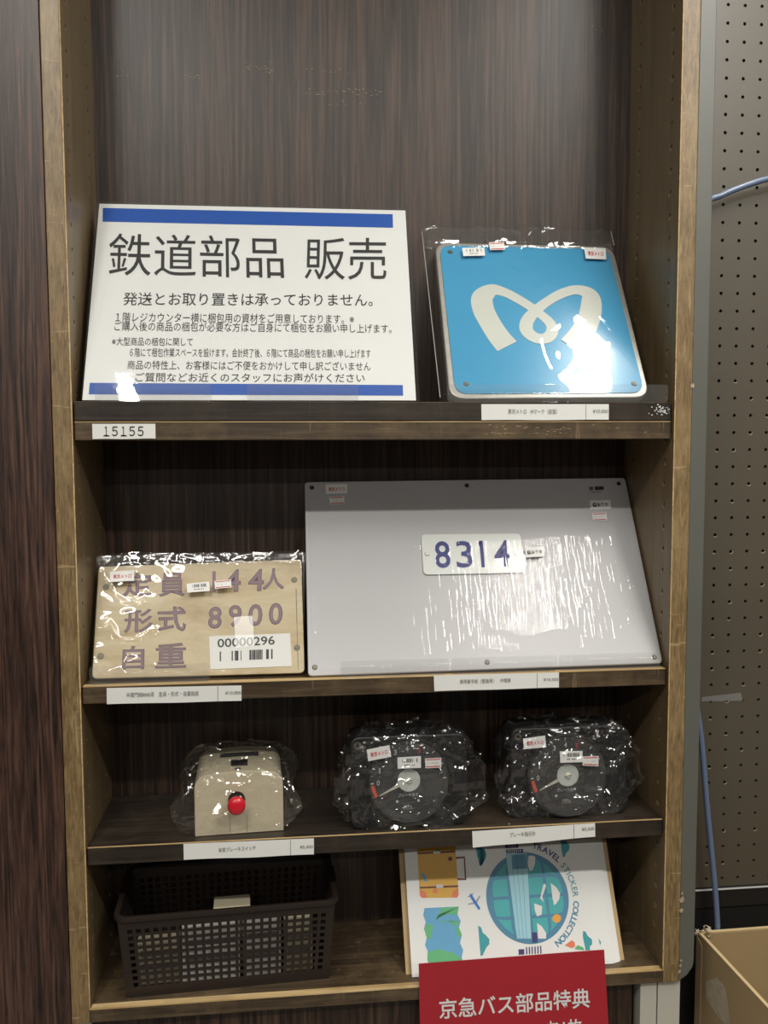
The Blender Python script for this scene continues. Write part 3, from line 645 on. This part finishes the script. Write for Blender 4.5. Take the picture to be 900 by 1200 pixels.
part('numeral', quad(wp, [(561.5, 633.8), (565.6, 633.6), (568.6, 664.6), (564.4, 664.8)], .0030, .0034), 'digitblue', npt)
part('numeral', quad(wp, [(558.9, 639.5), (561.8, 634), (563.8, 634), (563.6, 638)], .0030, .0034), 'digitblue', npt)
for x, y in ((500.5, 649), (605.5, 648)):
    a_, b_ = wp.px(x, y, .003); part('screw', join(disc(wp, a_, b_, .0038, .003, .0045, 18, .0030), bar(wp, (a_-.0024, b_+.001), (a_+.0024, b_-.001), .0008, .0045, .0049)), 'steel', npt)
WF = .0042
metro_sticker(wp, wt, [(381.3, 567.6), (406.7, 567), (407, 578.3), (382, 579)], .0012)
price_sticker(wp, wt, [(385.6, 582), (403.3, 581), (404, 590.3), (386.6, 591.3)], .0012, 11)
part('bar_code', bars(wp, [(690.5, 570.3), (707.5, 569.8), (707.7, 574), (690.8, 574.6)], .0009, 13, 30, .8), 'ink', wt, kind='stuff')
part('bar_code_digits', bars(wp, [(692.5, 576.3), (706.8, 575.9), (706.9, 576.9), (692.6, 577.3)], .0009, 14, 24, .7), 'greyink', wt, kind='stuff')
for q, tq, cc in (([(690.8, 586.4), (715.6, 585.8), (716, 596.2), (691.5, 596.8)], ((694.5, 594.2), (712.6, 593.6), (694.2, 589.2)), .0010), ([(615.2, 641.2), (637.2, 640.3), (638.3, 652), (616.2, 653.3)], ((617.6, 650), (635.4, 649), (617.2, 645.2)), .0066)):
    s_ = part('sticker', quad(wp, q, cc, cc+.0002), 'stick', wt, label='white sticker reading 傷みあり')
    text('傷みあり', wp, *tq, 'ink', s_, cc+.0004, 1, .03)
price_sticker(wp, wt, [(693.8, 601.2), (710.5, 600.6), (711.4, 609.6), (695, 610.4)], .0010, 15)
V, F = film_sheet(wp, .004, .474, .0, .280, .0046, .0008, 8, 150, 100, .004, 12)
part('stretched_film', (V, F), 'stretch', wt, label='tight clear film with fine diagonal wrinkles', smooth=True)

# ------------------------------------------------------------------ clear stoppers along the shelf fronts
def stopper(x0, x1, z, h, label, y=.0085):
    pl = Pl((0, y, 0), (1, 0, 0), (0, 0, 1)); t = thing('shelf_stopper', label, 'stopper', ((x0+x1)/2, y, z), 'clear plastic stoppers')
    P = rrect(x0, x1, z+.0004, z+h, .004, 4)
    part('upright_strip', prism(pl, P, -.0008, .0004), 'acrylic', t, bevel=.0003)
    part('foot', box(x0+.002, x1-.002, y+.001, y+.010, z+.0003, z+.0006), 'acrylic', t)
fl = Pl((0, .0085, 0), (1, 0, 0), (0, 0, 1))
def xs(x, z): return fl.px(x, z)[0]
stopper(xs(111, 468), xs(247.5, 468), Z1, .0225, 'clear stopper over the bottom left of the white notice')
stopper(xs(289.5, 468), xs(420, 468), Z1, .0225, 'clear stopper over the bottom centre of the white notice')
stopper(xs(524, 465), xs(658, 465), Z1, .0235, 'clear stopper under the left half of the blue sign')
stopper(xs(659, 465), xs(783, 465), Z1, .0235, 'clear stopper under the right half of the blue sign')
stopper(xs(105, 795), xs(245.5, 790), Z2, .0245, 'clear stopper in front of the cream capacity plate')
stopper(xs(399.5, 790), xs(525.8, 785), Z2, .0215, 'clear stopper at the left foot of the 8314 board')
stopper(xs(528.5, 785), xs(653, 780), Z2, .0215, 'clear stopper at the middle foot of the 8314 board')
stopper(xs(654.5, 780), xs(774, 775), Z2, .0215, 'clear stopper at the right foot of the 8314 board')

# ------------------------------------------------------------------ price strips on the shelf fronts
lf = Pl((0, REC-.0009, 0), (1, 0, 0), (0, 0, 1))
def strip(q, div, name, nb, price, pb, label, group='price strips on the shelf edges'):
    P = [Vector(lf.px(*p)) for p in q]; c = sum(P, Vector((0, 0)))/4
    t = thing('price_strip', label, 'label', lf.w(c.x, c.y, 0), group)
    n = 16; V, F = [], []
    for i in range(n+1):
        u = i/n; a_ = P[3].lerp(P[2], u); b_ = P[0].lerp(P[1], u); wv = .0006*math.sin(u*9)*(1 if 'wavy' in label else .5)
        V += [lf.w(a_.x, a_.y+wv*.8, .0002+abs(wv)*.4), lf.w(b_.x, b_.y, 0.0002)]
    F = [(2*i, 2*i+2, 2*i+3, 2*i+1) for i in range(n)]
    part('paper_strip', (V, F), 'paper', t, solid=.0003)
    if div:
        y0 = q[0][1]+(q[1][1]-q[0][1])*(div-q[0][0])/(q[1][0]-q[0][0]); y1 = q[3][1]+(q[2][1]-q[3][1])*(div-q[3][0])/(q[2][0]-q[3][0])
        part('divider_line', bar(lf, lf.px(div, y0), lf.px(div, y1), .0004, .0009, .0011), 'greyink', t)
    if name: text(name, lf, *nb, 'greyink' if price else 'ink', t, .0011, 2)
    if price: text(price, lf, *pb, 'greyink', t, .0011, 2)
    return t
t15 = strip([(108, 496.7), (182, 496.6), (182.4, 514), (108.5, 514.6)], None, '', None, None, None, 'small white number sticker reading 15155', None)
for k, ch in enumerate('１５１５５'):
    x = 121 + k*10.1 + (1.3 if ch == '１' else 0)
    text(ch, lf, (x, 510.8), (x+(4.4 if ch == '１' else 6.8), 510.8), (x, 499.6), 'ink', t15, .0011, 3)
    if ch == '１': part('serif', bar(lf, lf.px(x-.8, 510.6), lf.px(x+6.4, 510.6), .0009, .0008, .0011), 'ink', t15)
strip([(564, 473.6), (713.4, 473.6), (713.3, 492), (564.3, 492.4)], 686.5, '東京メトロ　Mマーク（前面）', ((595.5, 485), (653, 485.2), (595.5, 479)), '¥10,000', ((695, 484.6), (712.6, 484.6), (695, 479.6)), 'white price strip below the blue sign')
strip([(125, 806.3), (283, 803.2), (283.1, 821.3), (125.2, 825.2)], 255.5, '半蔵門線8000系　定員・形式・自重銘板', ((148, 817.4), (233, 815.3), (148, 811.6)), '¥10,000', ((264, 814.6), (282.6, 814.2), (264, 810)), 'white price strip below the cream capacity plate')
strip([(508.3, 791.6), (655, 788), (655, 805.6), (509, 810)], 629.4, '車両番号板（壁面用）　中間車', ((539, 801.4), (598.6, 799.8), (539, 796.2)), '¥10,000', ((637, 798.8), (654.5, 798.4), (637, 794.6)), 'white price strip below the 8314 board')
strip([(215, 989), (367.8, 982.4), (367.9, 1001.3), (215.4, 1007.6)], 340.6, '非常ブレーキスイッチ', ((256, 999), (299.8, 996), (256, 993.6)), '¥5,000', ((351.5, 995), (366.8, 994.4), (351.5, 990.8)), 'wavy white price strip below the cream switch box')
strip([(553.3, 974.2), (697.3, 964.6), (697.5, 980.6), (554, 993.3)], 672.4, 'ブレーキ指示計', ((597.5, 981.2), (627.6, 979.2), (597.5, 975.6)), '¥5,000', ((682, 974.4), (696.4, 973.4), (682, 969.8)), 'wavy white price strip below the two gauges')

# ------------------------------------------------------------------ emergency brake switch box
sx0, sx1 = .1338, .2476; sy = .0215; szb = Z3+.0004
sw = thing('brake_switch', 'cream metal switch box with red button on the third shelf', 'switch', ((sx0+sx1)/2, .07, Z3))
fpS = lean(sx0, sy, szb, 2.0, 3.0)
topz = .0830
def dome(x, h=.0105): return topz-h*abs((x-.0571)/.0571)**3.2
prof = [(0, 0), (.1142, 0)]+[(.0571+.0571*math.cos(t)*1.0, topz-.0155+.0155*math.sin(t)**.8 if math.sin(t) > 0 else topz-.0155) for t in [PI*i/18 for i in range(19)]]
prof = [(0, 0), (.1142, 0), (.1142, .062)]
for i in range(1, 7): tt = i/6*PI/2; prof.append((.1142-.016+.016*math.cos(tt), .062+.0175*math.sin(tt)))
for i in range(0, 13): s_ = 1-i/12; prof.append((.016+.0822*s_, .0795+.0028*math.sin(PI*s_)))
for i in range(1, 7): tt = PI/2+i/6*PI/2; prof.append((.016+.016*math.cos(tt), .062+.0175*math.sin(tt)))
part('housing', prism(fpS, prof, -.108, 0), 'cream', sw, bevel=.0008, label='cream painted housing with rounded top')
# top details
tpS = Pl(fpS.w(0, .0826, 0), fpS.u, -fpS.n)
ox = .0571
part('fuse_bar', prism(tpS, [(ox-.0255, .062), (ox+.0265, .062), (ox+.0265, .070), (ox-.0255, .070)], -.0006, .0028), 'black', sw, bevel=.0005, label='black bar on the top')
for xx in (ox-.022, ox+.022): part('rivet', disc(tpS, xx, .066, .0012, .0028, .0034, 10), 'steel', sw)
part('black_plate', prism(tpS, [(ox-.0105, .022), (ox+.0115, .022), (ox+.0115, .045), (ox-.0105, .045)], -.0006, .0010), 'black', sw, label='square black plate on the top')
for yy in (.024, .043): part('rivet', disc(tpS, ox+.0005, yy, .0009, .0010, .0015, 8), 'steel', sw)
part('top_hole', disc(tpS, ox-.001, .0095, .0042, .0002, .0005, 14), 'brass', sw)
r0, rb = fpS.px(277.3, 937.5, .001); ax, bx_ = r0, rb-.0008
part('button_collar', join(ring(fpS, r0, rb, .0088, .0112, 0, .0012, n=28), disc(fpS, r0, rb, .0088, .0002, .0006, 20)), 'black', sw, label='black ring round the button')
part('button_stem', disc(fpS, r0, rb, .0070, .0006, .0190, 20), 'black', sw)
def lathe(pl, a, b, prof_, n=32):
    V, F = [], []
    for (r, c) in prof_: V += [pl.w(a+r*math.cos(2*PI*i/n), b+r*math.sin(2*PI*i/n), c) for i in range(n)]
    for j in range(len(prof_)-1): F += [(j*n+i, j*n+(i+1) % n, (j+1)*n+(i+1) % n, (j+1)*n+i) for i in range(n)]
    F += [tuple(range(n-1, -1, -1)), tuple(range(len(V)-n, len(V)))]
    return V, F
part('button', lathe(fpS, ax, bx_+.0008, [(.0070, .012), (.0085, .016), (.0112, .018), (.0118, .021), (.0112, .024), (.0090, .0262), (.005, .0272), (.001, .0275)]), 'red', sw, smooth=True, label='red mushroom push button')
for x in (269.3, 289.2):
    p_ = fpS.px(x, 955); part('cover_seam', bar(fpS, (p_[0], .001), (p_[0], p_[1]), .0005, .0000, .0003), 'greyink', sw)
bagc = fpS.w(.0571, .040, -.052)
V, F = bag_shell(bagc.x, bagc.y, bagc.z+.006, .064, .061, .047, 2, ears=((PI+.55, -.012, .026, .35), (-.55, -.004, .026, .30), (PI-.2, .02, .012, .3), (.3, .02, .014, .3)), amp=.0036, zmin=Z3)
part('clear_bag', (V, F), 'filmbag', sw, label='crumpled clear plastic bag')

# ------------------------------------------------------------------ two brake gauges
def gauge(hub, bodyx, base_y, label, seed, st, lensx):
    """hub: pixel of the dial centre on its own upright plane"""
    ref = Pl((0, base_y, Z3), (1, 0, 0), (0, 0, 1)); hx, hz = ref.px(*hub)
    x0 = ref.px(bodyx[0], 930)[0]; x1 = ref.px(bodyx[1], 930)[0]
    pl = lean(x0, base_y+.002, Z3+.001, 4); Wd = x1-x0
    g = thing('brake_gauge', label, 'gauge', ((x0+x1)/2, base_y+.03, Z3), 'bagged brake gauges')
    H = .1215
    part('case', prism(pl, rrect(0, Wd, 0, H, .012, 5), -.058, 0), 'gauge', g, bevel=.002, label='black rectangular gauge case')
    a, b = pl.px(*hub, .006)
    R_ = .0510
    part('bezel', ring(pl, a, b, R_+.002, R_+.0058, 0, .0085, n=64), 'gauge', g, smooth=False, bevel=.0012, label='round black bezel')
    part('dial', disc(pl, a, b, R_+.002, .0004, .0015, 56), 'dial', g, label='black dial face')
    for k in range(11):
        t = math.radians(184.5-23.05*k); major = .0022 if k < 10 else .0022
        if k > 9: continue
        p = (a+(R_-.0045)*math.cos(t), b+(R_-.0045)*math.sin(t)); q = (a+(R_-.0005)*math.cos(t), b+(R_-.0005)*math.sin(t))
        part('tick_mark', bar(pl, p, q, .0014, .0015, .0018), 'redink' if k == 5 else 'stick', g)
        if k < 6:
            r_ = R_-.0105; c_ = (a+r_*math.cos(t), b+r_*math.sin(t)); hw = .0020 if k != 1 else .0009
            text(str(k), pl, (c_[0]-hw, c_[1]-.0036), (c_[0]+hw, c_[1]-.0036), (c_[0]-hw, c_[1]+.0036), 'redink' if k == 5 else 'mark', g, .0018, 2, .01, 'numeral', None, True)
        if k < 5:
            t2 = t-math.radians(11.5); part('minor_tick', bar(pl, (a+(R_-.003)*math.cos(t2), b+(R_-.003)*math.sin(t2)), (a+(R_-.0008)*math.cos(t2), b+(R_-.0008)*math.sin(t2)), .0007, .0015, .0018), 'mark', g)
    part('orange_zone', ring(pl, a, b, R_-.0052, R_-.0006, .0015, .0019, math.radians(188), math.radians(207), 10), 'orange', g, label='orange zero zone mark')
    t = math.radians(206.5); d = Vector((math.cos(t), math.sin(t))); m = Vector((-d.y, d.x)); h_ = Vector((a, b))
    part('needle', prism(pl, ccw([tuple(h_+m*.0032), tuple(h_+d*.0435+m*.0004), tuple(h_+d*.0435-m*.0004), tuple(h_-m*.0032)]), .0035, .0043), 'ivory', g, label='ivory pointer')
    part('hub', disc(pl, a, b, .0150, .0044, .0056, 40), 'hub', g, label='pale round hub')
    sc = part('hub_screw', lathe(pl, a, b, [(.0047, .0056), (.0045, .0070), (.003, .0080), (.0005, .0083)], 20), 'ivory', g, smooth=True)
    part('slot', bar(pl, (a-.0042, b-.0010), (a+.0042, b+.0010), .0008, .0083, .0085), 'brass', sc)
    L = lambda u, v: (a+u, b+v)
    text('ブレーキ指令', pl, L(-.0140, -.0235), L(.0130, -.0230), L(-.0140, -.0185), 'mark', g, .0018, 2, .01, local=True)
    for u in (-.0155, .0130): part('dial_screw', disc(pl, a+u, b-.0285, .0018, .0015, .0024, 10), 'greysticker', g)
    part('dial_print', prism(pl, rrect(a-.008, a+.006, b-.0395, b-.0380, .0005, 2), .0015, .0018), 'greyink', g)
    text('MPa', pl, L(-.006, -.0375), L(.004, -.0375), L(-.006, -.0335), 'mark', g, .0018, 1, 0, local=True)
    part('glass', disc(pl, a, b, R_+.0020, .0072, .0078, 56), 'acrylic', g, label='clear front glass')
    part('flange_hole', join(ring(pl, .010, H-.011, .0026, .0050, 0, .0012, n=18)), 'brass', g)
    if st[0]:
        metro_sticker(pl, g, st[0], .0135); code_sticker(pl, g, st[1], .0135, seed+40); price_sticker(pl, g, st[2], .0135, seed+50)
    c_ = pl.w(Wd/2, H/2, -.026)
    V, F = bag_shell(c_.x, c_.y, c_.z+.001, Wd/2+.008, .041, H/2+.006, seed, ears=((PI+.25, -.008, .012, .35), (-.25, .0, .017, .32)), amp=.0040, e=.5, zmin=Z3, zmax=Z2B-.03)
    part('clear_bag', (V, F), 'filmbag', g, label='crumpled clear plastic bag')
    return g
gauge((479.3, 914.5), (411, 548), .016, 'left black brake gauge in clear bag, between switch box and other gauge', 11,
      ([(429.7, 878.6), (456.3, 873.2), (458.6, 886.8), (431.6, 892.2)], [(465.8, 887.7), (493.3, 886), (493.4, 899.8), (466, 901)], [(498.2, 889), (517, 888), (517.2, 899.5), (498.6, 900.2)]), None)
gauge((665.6, 908.6), (600, 736), .026, 'right black brake gauge in clear bag, nearest the right side of bookcase', 17,
      ([(613, 865.6), (638.8, 862), (640.2, 875.6), (614, 878)], [(656, 880.6), (682.6, 880), (682.8, 893), (656.6, 894)], [(682.8, 886.6), (701.5, 886), (701.2, 898), (682.8, 897.2)]), None)

# ------------------------------------------------------------------ brown plastic basket
bz = Z4+.0008; by = math.radians(2.9)
bk = thing('basket', 'dark brown perforated plastic basket on the bottom shelf', 'basket', (.175, .09, Z4))
bo = Vector((.0430, .0175, bz)); bu = Vector((math.cos(by), math.sin(by), 0)); bv = Vector((-math.sin(by), math.cos(by), 0))
BW, BD, BH, FL = .263, .122, .1135, .0085
def bpt(u, v, h, out=0):
    """u 0..BW, v 0..BD at the foot; sides flare with height"""
    f = FL*h/BH; cu_ = (u-BW/2)*(BW/2+f)/(BW/2)+BW/2; cv_ = (v-BD/2)*(BD/2+f)/(BD/2)+BD/2
    return bo+bu*cu_+bv*cv_+Vector((0, 0, h))
def grid_wall(f, L_, nh, pitch, hole, rows, rp, r0):
    """wall with square openings; f(s, h) -> point"""
    m = (L_-nh*pitch)/2; cs = [0, ]; 
    for k in range(nh): c0_ = m+k*pitch+(pitch-hole)/2; cs += [c0_, c0_+hole]
    cs.append(L_); hs = [0]
    for k in range(rows): c0_ = r0+k*rp; hs += [c0_, c0_+rp*.62]
    hs.append(BH); V = [f(s, h) for h in hs for s in cs]; F = []; n_ = len(cs)
    for j in range(len(hs)-1):
        for i in range(n_-1):
            if i % 2 == 1 and j % 2 == 1: continue
            F.append((j*n_+i, j*n_+i+1, (j+1)*n_+i+1, (j+1)*n_+i))
    return V, F
for f, L_, nh in ((lambda s, h: bpt(s, 0, h), BW, 24), (lambda s, h: bpt(BW, s, h), BD, 11), (lambda s, h: bpt(BW-s, BD, h), BW, 24), (lambda s, h: bpt(0, BD-s, h), BD, 11)):
    part('perforated_wall', grid_wall(f, L_, nh, .0103, .0062, 9, .0094, .0140), 'basket', bk, solid=.0016)
part('basket_floor', ([bpt(0, 0, .001), bpt(BW, 0, .001), bpt(BW, BD, .001), bpt(0, BD, .001)], [(0, 1, 2, 3)]), 'basket', bk, solid=.0015)
P = rrect(0, BW, 0, BD, .014, 5); rim = [bpt(x, y, BH) for x, y in P]; V, F = [], []
cen = bpt(BW/2, BD/2, BH)
for p in rim:
    o_ = (p-cen); o_.z = 0; o_.normalize()
    V += [p-o_*.001, p+o_*.0055, p+o_*.0062-Vector((0, 0, .0022)), p+o_*.0062-Vector((0, 0, .006)), p+o_*.0052-Vector((0, 0, .006)), p-o_*.001-Vector((0, 0, .002))]
n_ = len(rim)
for i in range(n_):
    j = (i+1) % n_
    for k in range(6): F.append((i*6+k, j*6+k, j*6+(k+1) % 6, i*6+(k+1) % 6))
part('rim', (V, F), 'basket', bk, smooth=False, label='rolled rim', bevel=.0006)
for uu in (-.001, BW+.001):
    s_ = -1 if uu < 0 else 1
    part('handle_tab', ([bpt(uu+s_*.004, .045, BH-.001), bpt(uu+s_*.004, .085, BH-.001), bpt(uu+s_*.002, .085, BH-.035), bpt(uu+s_*.002, .045, BH-.035)], [(0, 1, 2, 3)]), 'basket', bk, solid=.002)
for k, (u, v, wd, dp, h, ang, mt, lb) in enumerate(((.012, .020, .055, .020, .060, 0, 'cream', 'cream packet at the left inside the brown basket'), (.070, .016, .075, .025, .078, 3, 'paper', 'white packet in the left middle of the brown basket'),
        (.110, .050, .050, .030, .082, -4, 'cream', 'tall cream packet standing at the back of the basket'), (.150, .018, .050, .022, .080, 2, 'paper', 'white packet in the right middle of the brown basket'), (.205, .020, .038, .030, .072, -3, 'cream', 'cream packet at the right inside the brown basket'))):
    b0_ = bpt(u, v, .0025); o = part('packet', (lambda c: ([b0_+bu*x+bv*y+Vector((0, 0, z)) for z in (0, h) for y in (0, dp) for x in (0, wd)], box(0, 1, 0, 1, 0, 1)[1]))(0), mt, loc=tuple(b0_), bevel=.001)
    tag(o, lb, 'packet', 'packets in the basket')
    for j in range(2):
        z0_ = h*(.35+.3*j); s0 = b0_+bv*(-.0008); part('printed_band', ([s0+bu*.004+Vector((0, 0, z0_)), s0+bu*(wd-.004)+Vector((0, 0, z0_)), s0+bu*(wd-.004)+Vector((0, 0, z0_+.008)), s0+bu*.004+Vector((0, 0, z0_+.008))], [(0, 1, 2, 3)]), 'greyink', o)

# ------------------------------------------------------------------ travel sticker sheets
BT = 29.5
kp = lean(.4145, .0195, Z4+.0010, BT)
grp = 'sticker collection sheets on the bottom shelf'
front = thing('sticker_sheet', 'front white travel sticker sheet with globe and suitcase print', 'poster', kp.w(.146, 0, 0), grp)
def Kq(q, c=0): return PXQ(kp, q, c)
BHt = .206
aL = kp.px(483, 1147)[0]; aR = kp.px(729.5, 1131.5)[0]
for k in range(3, 0, -1):
    dx = (-.0075, -.0035, .0)[k-1]; o = part('sticker_sheet', prism(kp, [(aL+.002, .0006*k), (aR+dx, .0006*k), (aR+dx, BHt), (aL+.002, BHt)], -.0018*k-.0016, -.0018*k-.0002), 'paper', loc=tuple(kp.w(.146, 0, -.002*k)))
    tag(o, ('white sheet directly behind the front sticker sheet', 'white sheet third from front of the sticker stack', 'rearmost white sheet of the sticker stack')[k-1], 'poster', grp)
part('sheet', prism(kp, [(aL, 0), (aR-.0120, .0), (aR-.0120, BHt), (aL, BHt)], -.0014, 0), 'laminate', front)
o = part('backing_board', prism(kp, [(aL-.0072, .0), (aR+.0065, .0), (aR+.0065, BHt+.001), (aL-.0072, BHt+.001)], -.0120, -.0078), 'kraft', loc=tuple(kp.w(.146, 0, -.01)))
tag(o, 'brown cardboard backing behind the white sticker sheets', 'board')
def art(pts, mat, c=.0004, name='print', label=None):
    return part(name, ([kp.w(*kp.px(x, y, c), c) for x, y in pts], [tuple(range(len(pts)))]), mat, front, label)
def c7(q): return [(470+x/6.923, 985+y/6.923) for x, y in q]
def c4(q): return [(560+x/7.5, 980+y/7.5) for x, y in q]
# suitcase
art(c7([(128, 20), (438, 20), (468, 440), (455, 462), (170, 466), (152, 445)]), 'yellow', label='printed yellow suitcase')
for q in ([(131, 95), (437, 80), (438, 98), (133, 112)], [(150, 376), (462, 362), (464, 378), (152, 390)]): art(c7(q), 'brownink', .0006)
for q in ([(152, 395), (200, 420), (214, 464), (170, 466), (154, 448)], [(464, 385), (420, 412), (410, 462), (455, 462), (468, 442)]): art(c7(q), 'coral', .0006)
def circ(cx_, cy_, r, mat, conv, c=.0008, ry=None):
    art(conv([(cx_+r*math.cos(2*PI*i/20), cy_+(ry or r)*math.sin(2*PI*i/20)) for i in range(20)]), mat, c)
circ(398, 148, 18, 'brownink', c7); circ(277, 408, 20, 'coral', c7); circ(300, 78, 12, 'mapgreen', c7)
for q in ([(262, 90), (318, 88), (318, 106), (262, 108)], [(285, 358), (340, 356), (342, 382), (287, 384)]): art(c7(q), 'greysticker', .0008)
art(c7([(162, 268), (182, 262), (216, 328), (194, 336)]), 'mapblue', .0008)
for q in ([(445, 133), (515, 130), (516, 142), (447, 150)], [(508, 132), (518, 132), (530, 318), (518, 318)], [(455, 305), (528, 306), (528, 320), (458, 322)]): art(c7(q), 'brownink', .0006)
# folded map
zx = [(190, 548), (180, 606), (200, 660), (186, 716), (210, 780), (195, 850), (220, 905), (214, 970), (232, 1010)]
zr = [(468, 535), (458, 600), (484, 655), (470, 705), (494, 765), (478, 830), (504, 890), (492, 950), (510, 1000)]
for i in range(8): art(c7([zx[i], zr[i], zr[i+1], zx[i+1]]), 'mapblue' if i % 2 else 'mapblue', label='printed folded map' if i == 0 else None)
for q in ([(330, 545), (466, 536), (459, 598), (300, 604), (280, 645)], [(262, 660), (480, 656), (440, 700), (380, 650)], [(190, 712), (215, 672), (262, 690), (240, 800), (205, 780)], [(440, 706), (470, 706), (494, 765), (468, 790)], [(215, 905), (300, 880), (420, 910), (490, 955), (508, 1000), (232, 1010), (214, 965)]): art(c7(q), 'mapgreen', .0006)
# aeroplane
art(c7([(556, 440), (568, 428), (580, 448), (642, 546), (640, 560), (628, 560), (590, 506), (560, 456)]), 'planeblue', .0008)
for q in ([(598, 500), (636, 446), (645, 448), (618, 506)], [(600, 512), (542, 522), (544, 512), (590, 500)], [(560, 446), (540, 452), (542, 460), (566, 454)], [(572, 440), (580, 425), (588, 428), (580, 446)]): art(c7(q), 'silver', .0006)
# clouds
def cloud(conv, q): art(conv(q), 'teal', .0006)
cloud(c7, [(620, 40), (655, 46), (678, 70), (692, 110), (684, 150), (668, 180), (652, 206), (636, 200), (630, 130)])
cloud(c7, [(626, 690), (650, 705), (662, 745), (690, 770), (716, 800), (716, 840), (690, 870), (664, 930), (646, 935), (636, 820)])
c8 = lambda q: [(590+x/6, 980+y/6) for x, y in q]
cloud(c8, [(402, 28), (440, 34), (466, 66), (460, 98), (440, 118), (432, 146), (418, 146), (408, 90)])
cloud(c8, [(560, 664), (578, 672), (592, 700), (622, 724), (624, 760), (606, 775), (610, 800), (578, 800), (558, 700)])
cloud(c8, [(668, 716), (686, 745), (680, 768)])
cloud(c4, [(-20, 92), (30, 96), (60, 130), (72, 180), (50, 210), (36, 255), (20, 262), (0, 200)])
# globe
G = kp.px(617.3, 1052, .0004); gx0 = kp.px(569.5, 1050)[0]; gx1 = kp.px(665.5, 1045)[0]; gr = (gx1-gx0)/2; G = ((gx0+gx1)/2, kp.px(618, 1051.5)[1])
part('globe_print', (lambda: ([kp.w(G[0]+gr*math.cos(2*PI*i/64), G[1]+gr*math.sin(2*PI*i/64), .0004) for i in range(64)], [tuple(range(64))]))(), 'globe', front, label='printed teal globe')
for s_ in (0, 1, 2, 3):                                 # lighter sea patches between the grid lines
    for t_ in (0, 1, 2, 3):
        u0, u1 = -.86+s_*.44+.03, -.86+s_*.44+.40; v0, v1 = -.86+t_*.44+.03, -.86+t_*.44+.40
        P = []
        for (uu, vv) in ((u0, v0), ((u0+u1)/2, v0), (u1, v0), (u1, (v0+v1)/2), (u1, v1), ((u0+u1)/2, v1), (u0, v1), (u0, (v0+v1)/2)):
            l_ = math.hypot(uu, vv); k_ = min(1, .88/l_) if l_ > 0 else 1; P.append(kp.w(G[0]+gr*uu*k_, G[1]+gr*vv*k_, .0006))
        part('globe_patch', (P, [tuple(range(8))]), 'land', front)
# pale road and buildings crossing the globe
art(c4([(245, 150), (430, 150), (470, 900), (345, 900)]), 'road', .0008, label='printed pale road')
for k in range(3): art(c4([(290+k*45, 150), (294+k*45, 150), (372+k*30, 900), (368+k*30, 900)]), 'mapblue', .0010)
art(c4([(300, 165), (425, 155), (437, 282), (305, 290)]), 'globe', .0010)
for q in ([(240, 75), (355, 70), (355, 102), (242, 105)], [(248, 118), (398, 112), (398, 145), (250, 148)]): art(c4(q), 'navy', .0010)
for k in range(7): art(c4([(262+k*18, 122), (270+k*18, 121), (270+k*18, 138), (262+k*18, 139)]), 'greysticker', .0012)
for k in range(4): art(c4([(262+k*20, 79), (272+k*20, 78), (272+k*20, 94), (262+k*20, 95)]), 'greysticker', .0012)
art(c8([(106, 795), (145, 793), (147, 830), (108, 832)]), 'navy', .0010)
for k in range(6): art(c8([(158+k*20, 780-k*2), (166+k*20, 780-k*2), (168+k*20, 828-k), (160+k*20, 828-k)]), 'navy', .0010)
art(c8([(200, 676), (236, 674), (240, 745), (204, 748)]), 'navy', .0010)
for q in ([(485, 170), (505, 180), (502, 240), (480, 300), (455, 305), (440, 250), (445, 170)], [(640, 410), (690, 450), (722, 500), (715, 555), (690, 590), (670, 608), (655, 540)], [(520, 762), (560, 790), (600, 850), (600, 900), (530, 900)], [(575, 425), (592, 415), (598, 440), (566, 530), (578, 580), (548, 545)], [(495, 590), (565, 615), (560, 690), (520, 705), (500, 650)]): art(c4(q), 'stick', .0010)
circ(693, 722, 38, 'sun', c4, .0010)
for q in ([(432, 765), (480, 730), (500, 745), (505, 775), (480, 785)],): art(c8(q), 'coral', .0008)
art(c8([(500, 790), (520, 765), (560, 780), (570, 800), (520, 795)]), 'mapgreen', .0008)
# arc lettering
def arc(s, t0, t1, R_, size, mat, bold):
    adv = []; 
    for ch in s:
        V, F = glyphs(ch, 3, bold); adv.append((V, F, (max(v[0] for v in V)-min(v[0] for v in V))+.12))
    tot = sum(x[2] for x in adv); pos = 0; VV, FF = [], []
    for V, F, wd in adv:
        t = math.radians(t0+(t1-t0)*(pos+wd/2)/tot); pos += wd; x0 = min(v[0] for v in V); k = len(VV)
        r_ = Vector((math.sin(t), -math.cos(t))); u_ = Vector((math.cos(t), math.sin(t)))
        for x, y in V:
            q = Vector(G)+u_*(R_+y*size)+r_*((x-x0-wd/2+.06)*size); VV.append(kp.w(q.x, q.y, .0006))
        FF += [tuple(i+k for i in f) for f in F]
    part('lettering', (VV, FF), mat, front)
arc('TRAVEL', 77, 40.5, gr*1.11, .0114, 'navy', .022); arc('STICKER', 36.5, -3, gr*1.11, .0114, 'steelblue', .015); arc('COLLECTION', -7, -62, gr*1.11, .0114, 'globe', .022)

# ------------------------------------------------------------------ red notice taped to the base board
rp = Pl((0, -.0030, 0), (1, 0, 0), (0, 0, 1))
rd = thing('red_notice', 'red paper notice with white Japanese lettering at bottom', 'sign', (rp.px(600, 1160)[0], -.003, -.72))
q = PXQ(rp, [(490.6, 1129.5), (708, 1113), (716, 1250), (493.5, 1262)]); part('sheet', prism(rp, q, -.0006, .0), 'redsheet', rd)
part('tape', quad(rp, [(560, 1160), (640, 1155), (640, 1166), (560, 1171)], -.0022, -.0008), 'tape', rd)
text('京急バス部品特典', rp, (515, 1194.5), (691.5, 1180.8), (514, 1171), 'stick', rd, .0003, 4, .014)
text('お1枚', rp, (642, 1213.5), (683, 1211), (640.5, 1196), 'stick', rd, .0003, 4, .014)
